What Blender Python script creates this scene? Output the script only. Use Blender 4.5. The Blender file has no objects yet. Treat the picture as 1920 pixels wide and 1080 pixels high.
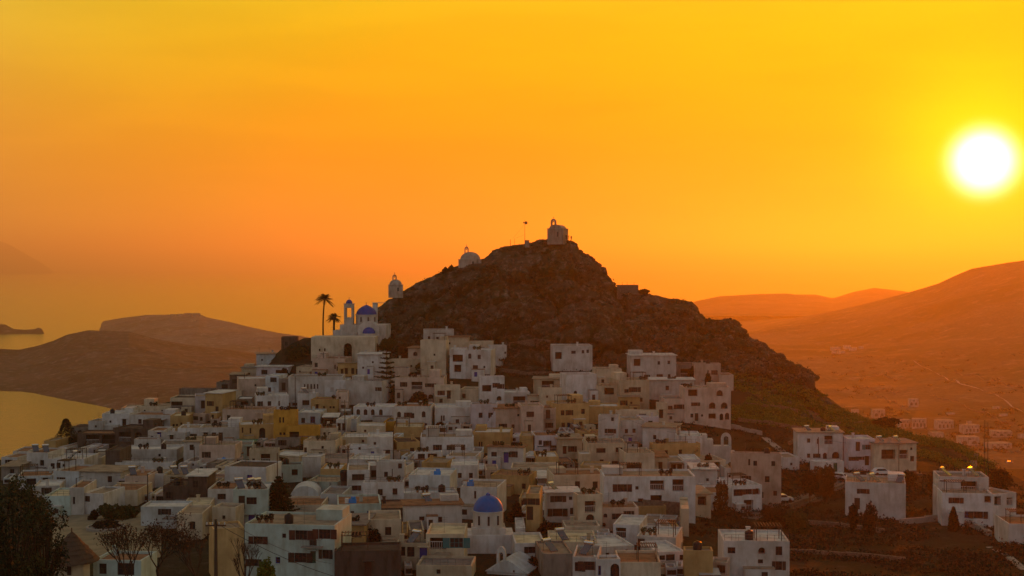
import bpy, bmesh, math, random
import numpy as np
from mathutils import Vector, Matrix, Euler

random.seed(7)
RNG = np.random.default_rng(7)
SC = bpy.context.scene
COL = SC.collection

# ------------------------------------------------------------------ camera, sky, sun, exposure
F = 2667.0            # focal length in photograph pixels (50 mm on a 36 mm sensor)
CX, EYE = 960.0, 497.0  # centre column and eye level row of the photograph
cam_data = bpy.data.cameras.new("camera")
cam_data.lens = 50.0
cam_data.sensor_width = 36.0
cam_data.clip_start = 0.5
cam_data.clip_end = 90000.0
cam = bpy.data.objects.new("camera", cam_data)
COL.objects.link(cam)
PITCH = math.atan((540.0 - EYE) / F)
cam.rotation_euler = (math.radians(90) - PITCH, 0, 0)
SC.camera = cam

SUN_AZ = math.atan((1843 - CX) / F)          # to the right of +Y
SUN_EL = math.atan((EYE - 305) / math.hypot(F, 1843 - CX))
SUN_DIR = Vector((math.sin(SUN_AZ) * math.cos(SUN_EL), math.cos(SUN_AZ) * math.cos(SUN_EL), math.sin(SUN_EL)))

SEA = -140.0
SKY_GAIN = 1.0

world = bpy.data.worlds.new("World")
SC.world = world
world.use_nodes = True
nt = world.node_tree
nt.nodes.clear()
N = nt.nodes.new
L = nt.links.new


def vmath(op, a, b):
    n = N("ShaderNodeMath"); n.operation = op
    for i, v in enumerate((a, b)):
        if v is None: continue
        if isinstance(v, (int, float)): n.inputs[i].default_value = v
        else: L(v, n.inputs[i])
    return n.outputs[0]


def ramp(fac, stops):
    n = N("ShaderNodeValToRGB"); n.color_ramp.interpolation = 'B_SPLINE' if len(stops) > 3 else 'EASE'
    els = n.color_ramp.elements
    while len(els) > 1: els.remove(els[-1])
    els[0].position = stops[0][0]; els[0].color = (*stops[0][1], 1)
    for p, c in stops[1:]:
        e = els.new(p); e.color = (*c, 1)
    L(fac, n.inputs[0])
    return n.outputs[0]


def mixc(fac, a, b, mode='MIX'):
    n = N("ShaderNodeMix"); n.data_type = 'RGBA'; n.blend_type = mode; n.clamp_result = False
    if isinstance(fac, (int, float)): n.inputs[0].default_value = fac
    else: L(fac, n.inputs[0])
    for i, v in ((6, a), (7, b)):
        if isinstance(v, tuple): n.inputs[i].default_value = (*v, 1)
        else: L(v, n.inputs[i])
    return n.outputs[2]


tc = N("ShaderNodeTexCoord")
nrm = N("ShaderNodeVectorMath"); nrm.operation = 'NORMALIZE'; L(tc.outputs['Generated'], nrm.inputs[0])
sep = N("ShaderNodeSeparateXYZ"); L(nrm.outputs[0], sep.inputs[0])
zc = vmath('MAXIMUM', sep.outputs[2], 0.0)
# angle to the sun
dot = N("ShaderNodeVectorMath"); dot.operation = 'DOT_PRODUCT'; L(nrm.outputs[0], dot.inputs[0]); dot.inputs[1].default_value = SUN_DIR
cosT = vmath('MINIMUM', dot.outputs['Value'], 0.9999999)
theta = vmath('MULTIPLY', vmath('ARCCOSINE', cosT, None), 180 / math.pi)     # degrees
elev = vmath('MULTIPLY', vmath('ARCSINE', zc, None), 2 / math.pi)             # 0..1 over 0..90 degrees
# sunset sky, sun side: orange at the horizon, gold above, fading to dusk overhead
west = ramp(elev, [(0.0, (0.80, 0.34, 0.030)), (0.04, (0.92, 0.31, 0.0)), (0.08, (0.88, 0.42, 0.0)),
                   (0.13, (0.86, 0.63, 0.0)), (0.30, (0.38, 0.29, 0.10)), (0.62, (0.15, 0.15, 0.13)), (1.0, (0.10, 0.12, 0.15))])
east = ramp(elev, [(0.0, (0.32, 0.285, 0.27)), (0.12, (0.31, 0.285, 0.28)), (0.35, (0.205, 0.205, 0.215)), (1.0, (0.13, 0.15, 0.18))])
t01 = vmath('DIVIDE', theta, 180.0)
side = ramp(t01, [(0.0, (1, 1, 1)), (0.10, (1, 1, 1)), (0.16, (1, 1, 1)), (0.24, (0.93, 0.93, 0.93)), (0.50, (0.12, 0.12, 0.12)), (0.8, (0, 0, 0))])
base = mixc(side, east, west)
cm = N("ShaderNodeMapping"); cm.inputs['Scale'].default_value = (5.0, 5.0, 34.0); L(nrm.outputs[0], cm.inputs['Vector'])
cn = N("ShaderNodeTexNoise"); cn.inputs['Scale'].default_value = 1.0; cn.inputs['Detail'].default_value = 6.0; L(cm.outputs[0], cn.inputs['Vector'])
base = mixc(1.0, base, ramp(cn.outputs['Fac'], [(0.40, (0.965, 0.955, 0.95)), (0.60, (1.03, 1.03, 1.05))]), 'MULTIPLY')
# warm aureole and the blown-out disc of the sun itself
def gauss(width, power=2.0):
    q = vmath('POWER', vmath('DIVIDE', theta, width), power)
    return vmath('EXPONENT', vmath('MULTIPLY', q, -1.0), None)
au1 = mixc(1.0, (0.12, 0.08, 0.0), gauss(10.0), 'MULTIPLY')
au2 = mixc(1.0, (0.4, 0.64, 0.0), gauss(3.1, 2.0), 'MULTIPLY')
disc = mixc(1.0, (5.0, 4.6, 3.6), gauss(1.03, 3.2), 'MULTIPLY')
rim = mixc(1.0, (1.0, 0.9, 0.2), gauss(1.25, 4.0), 'MULTIPLY')
col = mixc(1.0, base, au1, 'ADD'); col = mixc(1.0, col, au2, 'ADD'); col = mixc(1.0, col, disc, 'ADD'); col = mixc(1.0, col, rim, 'ADD')
bg = N("ShaderNodeBackground"); L(col, bg.inputs[0]); bg.inputs[1].default_value = SKY_GAIN
sky = N("ShaderNodeTexSky"); sky.sky_type = 'NISHITA'; sky.sun_disc = False
sky.sun_elevation = SUN_EL; sky.sun_rotation = SUN_AZ; sky.dust_density = 4.0
inv = mixc(side, (1.0, 1.0, 1.0), (0.0, 0.0, 0.0))
bg2 = N("ShaderNodeBackground"); L(mixc(1.0, sky.outputs[0], inv, 'MULTIPLY'), bg2.inputs[0]); bg2.inputs[1].default_value = 0.05
add = N("ShaderNodeAddShader"); L(bg.outputs[0], add.inputs[0]); L(bg2.outputs[0], add.inputs[1])
outw = N("ShaderNodeOutputWorld"); L(add.outputs[0], outw.inputs[0])
world.cycles.sampling_method = 'MANUAL'; world.cycles.sample_map_resolution = 1024

sun_data = bpy.data.lights.new("sun", 'SUN')
sun_data.energy = 3.9
sun_data.angle = math.radians(0.53)
sun_data.color = (1.0, 0.148, 0.0)
sun = bpy.data.objects.new("sun", sun_data)
sun.rotation_euler = (-SUN_DIR).to_track_quat('-Z', 'Y').to_euler()
COL.objects.link(sun)

SC.render.engine = 'CYCLES'
SC.cycles.max_bounces = 5
SC.cycles.diffuse_bounces = 3
SC.cycles.glossy_bounces = 2
SC.cycles.volume_bounces = 0
SC.cycles.caustics_reflective = False
SC.cycles.caustics_refractive = False
SC.cycles.use_denoising = True
SC.view_settings.view_transform = 'Standard'
SC.view_settings.look = 'None'
SC.view_settings.exposure = 0.0
SC.view_settings.gamma = 1.0
SC.view_settings.use_curve_mapping = False


# ------------------------------------------------------------------ small helpers
def ray_at(px, py, Y):
    """The point of the place that stands at distance Y in the direction of a photograph pixel."""
    return Vector(((px - CX) / F * Y, Y, -(py - EYE) / F * Y))


def tag(o, label=None, cat=None, group=None, kind=None):
    if label: o["label"] = label
    if cat: o["category"] = cat
    if group: o["group"] = group
    if kind: o["kind"] = kind
    return o


def link(name, data, parent=None, loc=None, rz=None):
    o = bpy.data.objects.new(name, data)
    COL.objects.link(o)
    if parent is not None: o.parent = parent
    if loc is not None: o.location = loc
    if rz is not None: o.rotation_euler = (0, 0, rz)
    return o


def mesh_np(name, v, f, mats, smooth=False, fmat=None):
    """Mesh from numpy vertices and quad or triangle faces."""
    v = np.asarray(v, dtype=np.float32); f = np.asarray(f, dtype=np.int32)
    k = f.shape[1]
    me = bpy.data.meshes.new(name)
    me.vertices.add(len(v)); me.vertices.foreach_set("co", v.ravel())
    me.loops.add(f.size); me.loops.foreach_set("vertex_index", f.ravel())
    me.polygons.add(len(f)); me.polygons.foreach_set("loop_start", np.arange(0, f.size, k, dtype=np.int32))
    if fmat is not None: me.polygons.foreach_set("material_index", np.asarray(fmat, dtype=np.int32))
    me.polygons.foreach_set("use_smooth", np.full(len(f), smooth, dtype=bool))
    for m in (mats if isinstance(mats, (list, tuple)) else [mats]): me.materials.append(m)
    me.update(calc_edges=True)
    return me


def grid_faces(nr, nc):
    i = np.arange(nr - 1)[:, None] * nc + np.arange(nc - 1)[None, :]
    return np.stack([i, i + 1, i + nc + 1, i + nc], -1).reshape(-1, 4)


class G:
    """Collects quads and triangles for one small mesh."""
    def __init__(s): s.v = []; s.f = []; s.m = []
    def poly(s, pts, m=0):
        b = len(s.v); s.v += [tuple(p) for p in pts]; s.f.append(tuple(range(b, b + len(pts)))); s.m.append(m)
    def box(s, x0, x1, y0, y1, z0, z1, m=0):
        b = len(s.v)
        s.v += [(x, y, z) for z in (z0, z1) for y in (y0, y1) for x in (x0, x1)]
        for q in ((0, 2, 3, 1), (4, 5, 7, 6), (0, 1, 5, 4), (2, 6, 7, 3), (0, 4, 6, 2), (1, 3, 7, 5)):
            s.f.append(tuple(b + i for i in q)); s.m.append(m)
    def tube(s, p, q, r0, r1, n=6, m=0, cap=True):
        p = Vector(p); q = Vector(q); d = (q - p)
        if d.length < 1e-6: return
        d.normalize(); a = d.orthogonal().normalized(); c = d.cross(a); b = len(s.v)
        for (o, r) in ((p, r0), (q, r1)):
            for i in range(n):
                t = 2 * math.pi * i / n
                s.v.append(tuple(o + a * math.cos(t) * r + c * math.sin(t) * r))
        for i in range(n):
            j = (i + 1) % n
            s.f.append((b + i, b + j, b + n + j, b + n + i)); s.m.append(m)
        if cap:
            s.f.append(tuple(b + n + i for i in range(n))); s.m.append(m)
            s.f.append(tuple(b + n - 1 - i for i in range(n))); s.m.append(m)
    def path(s, pts, r, n=4, m=0):
        for a, b in zip(pts, pts[1:]): s.tube(a, b, r, r, n, m, False)
    def lathe(s, prof, cx=0, cy=0, n=16, m=0, a0=0, a1=2 * math.pi):
        b = len(s.v); full = abs(a1 - a0 - 2 * math.pi) < 1e-6; k = n if full else n + 1
        for r, z in prof:
            for i in range(k):
                t = a0 + (a1 - a0) * i / n
                s.v.append((cx + r * math.cos(t), cy + r * math.sin(t), z))
        for j in range(len(prof) - 1):
            for i in range(n):
                i2 = (i + 1) % k
                s.f.append((b + j * k + i, b + j * k + i2, b + (j + 1) * k + i2, b + (j + 1) * k + i)); s.m.append(m)
    def mesh(s, name, mats, smooth=False):
        me = bpy.data.meshes.new(name)
        me.from_pydata(s.v, [], s.f)
        for m in (mats if isinstance(mats, (list, tuple)) else [mats]): me.materials.append(m)
        me.polygons.foreach_set("material_index", s.m)
        me.polygons.foreach_set("use_smooth", [smooth] * len(s.f))
        me.update()
        return me
    def obj(s, name, mats, parent=None, loc=None, rz=None, smooth=False):
        return link(name, s.mesh(name, mats, smooth), parent, loc, rz)


# numpy noise --------------------------------------------------------------
def _hash(ix, iy, seed):
    h = (ix.astype(np.int64) * 374761393 + iy.astype(np.int64) * 668265263 + seed * 144665) & 0xFFFFFFFF
    h = ((h ^ (h >> 13)) * 1274126177) & 0xFFFFFFFF
    return ((h ^ (h >> 16)) & 0xFFFFFF) / float(0xFFFFFF)


def vnoise(x, y, seed=0):
    ix = np.floor(x); iy = np.floor(y); fx = x - ix; fy = y - iy
    fx = fx * fx * (3 - 2 * fx); fy = fy * fy * (3 - 2 * fy)
    a = _hash(ix, iy, seed); b = _hash(ix + 1, iy, seed); c = _hash(ix, iy + 1, seed); d = _hash(ix + 1, iy + 1, seed)
    return (a * (1 - fx) + b * fx) * (1 - fy) + (c * (1 - fx) + d * fx) * fy


def fbm(x, y, seed=0, octv=4, ridged=False):
    s = 0; a = 0.5; tot = 0
    for o in range(octv):
        n = vnoise(x, y, seed + o * 17)
        if ridged: n = 1 - abs(2 * n - 1)
        s = s + a * n; tot += a; a *= 0.5; x = x * 2.03 + 5.1; y = y * 2.03 + 3.7
    return s / tot


def cells(x, y, seed=0):
    """Worley noise: distance to the nearest point, to the second nearest, and a value per cell."""
    ix = np.floor(x); iy = np.floor(y)
    d1 = np.full(x.shape, 9.0); d2 = np.full(x.shape, 9.0); cv = np.zeros(x.shape)
    for dx in (-1, 0, 1):
        for dy in (-1, 0, 1):
            jx = ix + dx; jy = iy + dy
            px = jx + _hash(jx, jy, seed); py = jy + _hash(jx, jy, seed + 5)
            d = np.hypot(px - x, py - y); v = _hash(jx, jy, seed + 9)
            near = d < d1
            d2 = np.where(near, d1, np.minimum(d2, d)); cv = np.where(near, v, cv); d1 = np.minimum(d1, d)
    return d1, d2, cv


# ------------------------------------------------------------------ materials
def new_mat(name):
    m = bpy.data.materials.new(name); m.use_nodes = True
    t = m.node_tree; b = t.nodes["Principled BSDF"]
    b.inputs["Roughness"].default_value = 0.9
    b.inputs["Specular IOR Level"].default_value = 0.2
    return m, t, b


def tex_noise(t, scale, detail=4, rough=0.6, coord='Object', vec=None):
    n = t.nodes.new("ShaderNodeTexNoise"); n.inputs["Scale"].default_value = scale
    n.inputs["Detail"].default_value = detail; n.inputs["Roughness"].default_value = rough
    if vec is None:
        c = t.nodes.new("ShaderNodeTexCoord"); vec = c.outputs[coord]
    t.links.new(vec, n.inputs["Vector"])
    return n.outputs["Fac"]


def tramp(t, fac, stops):
    n = t.nodes.new("ShaderNodeValToRGB"); els = n.color_ramp.elements
    while len(els) > 1: els.remove(els[-1])
    els[0].position = stops[0][0]; els[0].color = (*stops[0][1], 1)
    for p, c in stops[1:]:
        e = els.new(p); e.color = (*c, 1)
    t.links.new(fac, n.inputs[0])
    return n.outputs[0]


def tmix(t, fac, a, b, mode='MIX'):
    n = t.nodes.new("ShaderNodeMix"); n.data_type = 'RGBA'; n.blend_type = mode
    if isinstance(fac, (int, float)): n.inputs[0].default_value = fac
    else: t.links.new(fac, n.inputs[0])
    for i, v in ((6, a), (7, b)):
        if isinstance(v, tuple): n.inputs[i].default_value = (*v, 1)
        else: t.links.new(v, n.inputs[i])
    return n.outputs[2]


def tbump(t, b, fac, strength=0.4, dist=0.1):
    n = t.nodes.new("ShaderNodeBump"); n.inputs["Strength"].default_value = strength; n.inputs["Distance"].default_value = dist
    t.links.new(fac, n.inputs["Height"]); t.links.new(n.outputs[0], b.inputs["Normal"])


def plain(name, c, rough=0.85, var=0.12, scale=1.5, metal=0.0, bump=0.0, spec=0.2):
    m, t, b = new_mat(name)
    f = tex_noise(t, scale)
    lo = tuple(x * (1 - var) for x in c); hi = tuple(min(1, x * (1 + var)) for x in c)
    t.links.new(tramp(t, f, [(0.3, lo), (0.7, hi)]), b.inputs["Base Color"])
    b.inputs["Roughness"].default_value = rough; b.inputs["Metallic"].default_value = metal
    b.inputs["Specular IOR Level"].default_value = spec
    if bump: tbump(t, b, tex_noise(t, scale * 6, 3), bump, 0.05)
    return m


def land_mat(name, earth, scrub, rock, sc=0.05, rockiness=0.5, stone_scale=0.4):
    """Dry hillside: earth, low scrub in patches and paler rock where the noise breaks through."""
    m, t, b = new_mat(name)
    big = tex_noise(t, sc, 6, 0.6); mid = tex_noise(t, sc * 7, 6, 0.65); fine = tex_noise(t, sc * 40, 4, 0.7)
    c1 = tmix(t, tramp(t, big, [(0.40, (0, 0, 0)), (0.62, (1, 1, 1))]), earth, scrub)
    c2 = tmix(t, tramp(t, mid, [(0.52 - 0.1 * (rockiness - 0.5), (0, 0, 0)), (0.72, (1, 1, 1))]), c1, rock)
    c3 = tmix(t, tramp(t, fine, [(0.3, (0.55, 0.55, 0.55)), (0.7, (1.25, 1.25, 1.25))]), c2, c2)
    mul = tmix(t, 1.0, c2, tramp(t, fine, [(0.3, (0.55, 0.55, 0.55)), (0.7, (1.3, 1.3, 1.3))]), 'MULTIPLY')
    t.links.new(mul, b.inputs["Base Color"])
    b.inputs["Roughness"].default_value = 1.0; b.inputs["Specular IOR Level"].default_value = 0.05
    tbump(t, b, fine, 0.6, 0.3)
    return m


M_HILL = land_mat("hill_rock", (0.070, 0.058, 0.042), (0.034, 0.042, 0.018), (0.19, 0.165, 0.13), 0.06, 0.6)
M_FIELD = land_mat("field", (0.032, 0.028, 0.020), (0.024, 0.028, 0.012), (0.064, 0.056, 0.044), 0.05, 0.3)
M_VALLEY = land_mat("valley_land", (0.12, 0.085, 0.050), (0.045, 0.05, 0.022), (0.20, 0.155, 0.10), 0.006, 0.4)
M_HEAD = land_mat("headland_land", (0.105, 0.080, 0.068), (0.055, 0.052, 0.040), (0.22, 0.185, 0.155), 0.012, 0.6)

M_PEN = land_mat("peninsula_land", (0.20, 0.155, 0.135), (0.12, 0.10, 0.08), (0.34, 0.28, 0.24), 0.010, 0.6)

m, t, b = new_mat("sea_water")
b.inputs["Base Color"].default_value = (0.02, 0.028, 0.03, 1)
b.inputs["Roughness"].default_value = 0.14; b.inputs["Specular IOR Level"].default_value = 0.85
mp = t.nodes.new("ShaderNodeMapping"); mp.inputs["Scale"].default_value = (0.5, 1.0, 1.0)
cc = t.nodes.new("ShaderNodeTexCoord"); t.links.new(cc.outputs['Object'], mp.inputs['Vector'])
tbump(t, b, tex_noise(t, 0.05, 8, 0.7, vec=mp.outputs[0]), 1.0, 2.2)
M_SEA = m

# ------------------------------------------------------------------ haze, sea
m = bpy.data.materials.new("haze_air"); m.use_nodes = True
m.node_tree.nodes.clear()
vo = m.node_tree.nodes.new("ShaderNodeVolumePrincipled")
vo.inputs["Color"].default_value = (0.98, 0.91, 0.66, 1)
vo.inputs["Density"].default_value = HAZE_D if 'HAZE_D' in globals() else 1.08e-4
vo.inputs["Anisotropy"].default_value = 0.69
vo.inputs["Density Attribute"].default_value = ""
vo.inputs["Temperature Attribute"].default_value = ""
om = m.node_tree.nodes.new("ShaderNodeOutputMaterial"); m.node_tree.links.new(vo.outputs[0], om.inputs["Volume"])
try: m.cycles.homogeneous_volume = True
except Exception: pass
g = G(); g.box(-26000, 26000, -4500, 41000, SEA - 1.5, 440)
haze = g.obj("haze", m); tag(haze, "warm evening haze over the bay and hills", None, None, "stuff")

xs = np.array([-25000, -6000, -2000, 0, 2000, 6000, 25000.0]); ys = np.array([-4000, -500, 0, 800, 2500, 6000, 15000, 38500.0])
v = np.array([(x, y, SEA) for y in ys for x in xs])
sea = link("sea", mesh_np("sea", v, grid_faces(len(ys), len(xs)), M_SEA)); tag(sea, "calm golden sea of the bay at sunset", None, None, "structure")

# ------------------------------------------------------------------ the hill: profiles measured along rays from the viewpoint
SIL = [(-500, 866), (-300, 866), (0, 860), (60, 856), (100, 846), (150, 806), (200, 780), (300, 758), (400, 730), (460, 702), (500, 680),
       (530, 652), (570, 634), (640, 632), (690, 600), (705, 577), (725, 560), (760, 546), (800, 523), (830, 509), (860, 497), (905, 486), (925, 469),
       (950, 461), (985, 457), (1020, 448), (1060, 448), (1074, 453), (1085, 470), (1110, 481), (1125, 495), (1145, 520), (1156, 536), (1197, 546),
       (1230, 555), (1270, 562), (1300, 568), (1312, 585), (1322, 597), (1352, 600), (1368, 596), (1385, 608), (1400, 625), (1430, 645), (1470, 670),
       (1490, 682), (1518, 692), (1527, 705), (1526, 727), (1555, 745), (1580, 765), (1620, 785), (1660, 795), (1690, 808), (1720, 818), (1760, 822),
       (1800, 835), (1845, 862), (1870, 878), (1920, 900), (2100, 960), (2500, 1000)]
COLS = {  # column x: ((distance, row), ...) of the visible ground or house feet, then the distance of the skyline
    -500: ((60, 2000), (175, 1090), (225, 980), (265, 925), (295, 895), (320, 880), (335, 870), 350),
    0: ((60, 2000), (175, 1088), (225, 978), (265, 915), (295, 885), (320, 872), (332, 866), 345),
    200: ((60, 2000), (175, 1088), (225, 970), (265, 905), (300, 865), (340, 815), (365, 790), 388),
    400: ((60, 2000), (175, 1085), (225, 963), (265, 893), (300, 845), (345, 780), (380, 745), 402),
    500: ((60, 2000), (175, 1083), (225, 960), (265, 888), (300, 838), (345, 768), (382, 712), 406),
    600: ((60, 2000), (175, 1080), (225, 957), (265, 884), (300, 831), (345, 760), (383, 694), 398),
    700: ((60, 2000), (175, 1078), (225, 956), (265, 882), (300, 827), (345, 756), (385, 683), 428),
    850: ((60, 2000), (175, 1078), (225, 956), (265, 884), (300, 828), (345, 756), (385, 676), 432),
    1000: ((60, 2000), (175, 1078), (225, 957), (265, 888), (300, 832), (345, 762), (385, 682), 436),
    1200: ((60, 2000), (175, 1080), (225, 968), (265, 898), (300, 838), (345, 764), (385, 690), 434),
    1300: ((60, 2000), (175, 1085), (225, 978), (265, 912), (300, 852), (345, 775), (385, 700), 428),
    1400: ((60, 2000), (175, 1100), (225, 1000), (265, 935), (300, 875), (338, 800), (372, 720), 420),
    1550: ((60, 2100), (175, 1110), (225, 1008), (265, 948), (290, 905), (320, 855), (350, 802), 398),
    1700: ((60, 2100), (175, 1120), (225, 1008), (265, 945), (290, 897), (310, 872), (330, 848), 366),
    1900: ((60, 2100), (175, 1125), (200, 1062), (240, 985), (280, 930), (300, 915), (318, 906), 338),
    2500: ((60, 2100), (175, 1130), (200, 1080), (240, 1010), (280, 980), (300, 990), (318, 1000), 338)}
KX = np.array(sorted(COLS)); silx = np.array([p[0] for p in SIL]); sily = np.array([p[1] for p in SIL], dtype=float)


def profile(x):
    """Distances and heights of the ground along one column."""
    ks = []
    for k in range(7):
        ks.append((np.interp(x, KX, [COLS[c][k][0] for c in KX]), np.interp(x, KX, [COLS[c][k][1] for c in KX])))
    ry = np.interp(x, KX, [COLS[c][7] for c in KX]); rp = np.interp(x, silx, sily)
    Y = [k[0] for k in ks] + [ry]; Z = [-(k[1] - EYE) / F * k[0] for k in ks] + [-(rp - EYE) / F * ry]
    Z[0] = Z[1] - 3.0
    floor = np.interp(x, [900, 1300], [SEA - 12, -112])
    Y += [ry + 14, ry + 90, ry + 260]; Z += [Z[7] - 5.0, max(Z[7] - 48, floor * 0.5 + Z[7] * 0.5), floor]
    Y += [800]; Z += [floor]
    return np.array(Y), np.array(Z)


_pc = {}
def prof_c(x):
    k = int(round(x / 4.0)) * 4
    if k not in _pc: _pc[k] = profile(k)
    return _pc[k]


def env_z(x, Y):
    a, b = prof_c(x); return float(np.interp(Y, a, b))


def town_drop(x, Y):
    """How far the true ground lies below the line of visible house feet."""
    return 0.35 * min(1, max(0, (395 - Y) / 20)) * min(1, max(0, (1480 - x) / 80))


def ground_z(X, Y):
    x = CX + X / Y * F
    return env_z(x, Y) - town_drop(x, Y)


def hit_Y(px, py, ymin=150, ymax=None):
    """Distance at which the sight line through a pixel meets the line of visible ground."""
    a, b = prof_c(px); ymax = ymax or a[7]
    Ys = np.linspace(ymin, ymax, 500); z = np.interp(Ys, a, b); r = -(py - EYE) / F * Ys
    idx = np.nonzero(r <= z)[0]
    return float(Ys[idx[0]]) if len(idx) else float(ymax)


ux = np.arange(-500, 2501, 2.5)
t0 = np.concatenate([np.linspace(0, 1, 10)[:-1], np.linspace(1, 6, 150)[:-1], np.linspace(6, 7, 150)[:-1], np.linspace(7, 9, 26)[:-1], np.linspace(9, 11, 8)])
P = [profile(x) for x in ux]
kk = np.arange(12)
YY = np.array([np.interp(t0, kk, p[0]) for p in P]).T
ZZ = np.array([np.interp(t0, kk, p[1]) for p in P]).T
UU = np.broadcast_to(ux[None, :], YY.shape)
XX = (UU - CX) / F * YY
ZZ = ZZ - 0.35 * np.clip((395 - YY) / 20, 0, 1) * np.clip((1480 - UU) / 80, 0, 1)
# crags: blocky steps and cracks on the upper, steep part
tt = np.broadcast_to(t0[:, None], YY.shape)
silrow = np.interp(ux, silx, sily)
rocky_col = np.clip((UU - 640) / 80, 0, 1) * np.clip((1620 - UU) / 120, 0, 1)
rock_w = np.clip((tt - 5.75) / 0.35, 0, 1) * np.clip((7.6 - tt) / 0.4, 0, 1) * rocky_col
S = XX * 1.0; T = ZZ * 1.0 + YY * 0.35
w1 = fbm(S / 9, T / 9, 3) * 6; w2 = fbm(S / 9 + 40, T / 9, 8) * 6
a1, a2, av = cells((S + w1) / 8.0 - (T) / 22.0, (T + w2) / 5.0, 3)
b1, b2, bv = cells((S + w1) / 3.2, (T + w2 * 0.6) / 2.2 + S / 14, 11)
c1, c2, cv = cells(S / 1.3, T / 1.0, 23)
crack = np.clip((a2 - a1) / 0.25, 0, 1); crack2 = np.clip((b2 - b1) / 0.3, 0, 1); crack3 = np.clip((c2 - c1) / 0.4, 0, 1)
g1, g2, gv = cells((S + w1 * 1.6) / 17.0 - T / 30.0, (T + w2 * 1.4) / 9.0 + S / 40, 61)
out = (gv - 0.5) * 5.0 + (np.clip((g2 - g1) / 0.3, 0, 1) - 1) * 1.8 + (av - 0.45) * 3.0 + (crack - 1) * 1.4 + (bv - 0.5) * 1.0 + (crack2 - 1) * 0.5 + (cv - 0.5) * 0.25 + (fbm(S / 26, T / 26, 31) - 0.5) * 7
edge = np.clip((7.0 - tt) / 0.25, 0.18, 1)
disp = out * rock_w * edge
ZZ2 = ZZ + disp * 0.55 + (fbm(XX / 6, YY / 6, 41, 5) - 0.5) * 1.3 * np.clip((tt - 1) / 1, 0, 1) * (1 - rock_w) * np.clip((UU - 1380) / 80, 0.25, 1) * np.clip((7.3 - tt), 0.15, 1)
ZZ2 = ZZ2 + (cells(XX / 1.6, YY / 1.6, 77)[2] - 0.5) * 0.22 * rock_w
YY2 = YY - disp * 0.9
XX2 = XX + (fbm(S / 4, T / 4, 51) - 0.5) * 2.0 * rock_w
rows, cols_ = YY.shape
vv = np.stack([XX2, YY2, ZZ2], -1).reshape(-1, 3)
ff = grid_faces(rows, cols_)
tc_ = (tt[:-1, :-1]).reshape(-1); uc_ = UU[:-1, :-1].reshape(-1); rw = rock_w[:-1, :-1].reshape(-1)
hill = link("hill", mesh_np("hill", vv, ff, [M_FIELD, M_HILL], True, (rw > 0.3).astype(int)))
tag(hill, "rocky brown hill rising behind the white village", None, None, "structure")
HILL_V = (XX2, YY2, ZZ2, tt, UU, rock_w)


def land(name, label, crest, Yc, Yf, Yb, zf, zb, mat, seed, amp, sc, step=4, nr=110, power=0.8):
    """A far piece of land: crest given as bearing and row, front foot and back foot distances."""
    cx = np.array([c[0] for c in crest], float); cy = np.array([c[1] for c in crest], float)
    u = np.arange(cx[0], cx[-1] + 1, step); row = np.interp(u, cx, cy)
    yc = Yc(u) if callable(Yc) else np.full(u.shape, float(Yc)); yf = Yf(u) if callable(Yf) else np.full(u.shape, float(Yf)); yb = yc + Yb
    zc = -(row - EYE) / F * yc; zfv = zf(u) if callable(zf) else np.full(u.shape, float(zf))
    s = np.concatenate([np.linspace(0, 1, nr)[:-1], np.linspace(1, 2, 12)])[:, None]
    Yg = np.where(s <= 1, yf + (yc - yf) * s, yc + (yb - yc) * (s - 1))
    e = np.clip(s, 0, 1) ** (1 / power) if not callable(power) else power(np.clip(s, 0, 1))
    Zg = np.where(s <= 1, zfv + (zc - zfv) * e, zc + (zb - zc) * np.clip(s - 1, 0, 1) ** 1.3)
    Ug = np.broadcast_to(u, Yg.shape); Xg = (Ug - CX) / F * Yg
    n = (fbm(Xg / sc, Yg / sc, seed, 6, True) - 0.55) * amp * 2
    Zg = Zg + n * np.clip(np.sin(np.clip(s, 0, 2) * math.pi * 0.5), 0, 1) * np.where(s < 1, np.clip((1 - s) * 4, 0.12, 1), 0.12)
    v = np.stack([Xg, Yg, Zg], -1).reshape(-1, 3)
    o = link(name, mesh_np(name, v, grid_faces(*Yg.shape), mat, True)); tag(o, label, None, None, "structure")
    return (u, Xg, Yg, Zg)


def surf_hit(arr, px, py):
    """First point of a land surface that the sight line through a pixel meets."""
    u, X, Y, Z = arr
    c = int(np.clip(np.searchsorted(u, px), 0, len(u) - 1))
    pr = EYE - Z[:, c] / Y[:, c] * F
    ok = np.nonzero(pr <= py)[0]
    k = ok[0] if len(ok) else int(np.argmin(pr))
    return Vector((X[k, c], Y[k, c], Z[k, c]))


shore_x = [-900, -400, 0, 60, 115, 180, 240, 320, 800]; shore_y = [730, 733, 738, 742, 752, 764, 778, 792, 830]
shoreY = lambda u: 140 * F / (np.interp(u, shore_x, shore_y) - EYE) - 4
land("headland", "dark headland across the bay left of the village",
     [(-900, 640), (-300, 668), (-60, 650), (0, 655), (35, 657), (70, 648), (100, 638), (125, 627), (165, 619), (240, 621), (290, 635), (350, 647), (430, 657), (490, 668), (560, 690), (700, 730), (800, 760)],
     1950, shoreY, 420, SEA - 2, SEA - 8, M_HEAD, 5, 14, 260, 4, 160, 0.95)
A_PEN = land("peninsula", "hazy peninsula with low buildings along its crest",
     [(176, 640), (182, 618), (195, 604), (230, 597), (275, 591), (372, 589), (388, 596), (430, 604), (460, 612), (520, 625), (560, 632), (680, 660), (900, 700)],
     lambda u: np.interp(u, [180, 400, 560, 900], [3300, 2850, 2420, 1900]), lambda u: np.interp(u, [180, 560, 900], [2150, 1900, 1650]), 500, SEA - 2, SEA - 8, M_PEN, 15, 16, 380, 4, 90, 0.9)
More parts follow.
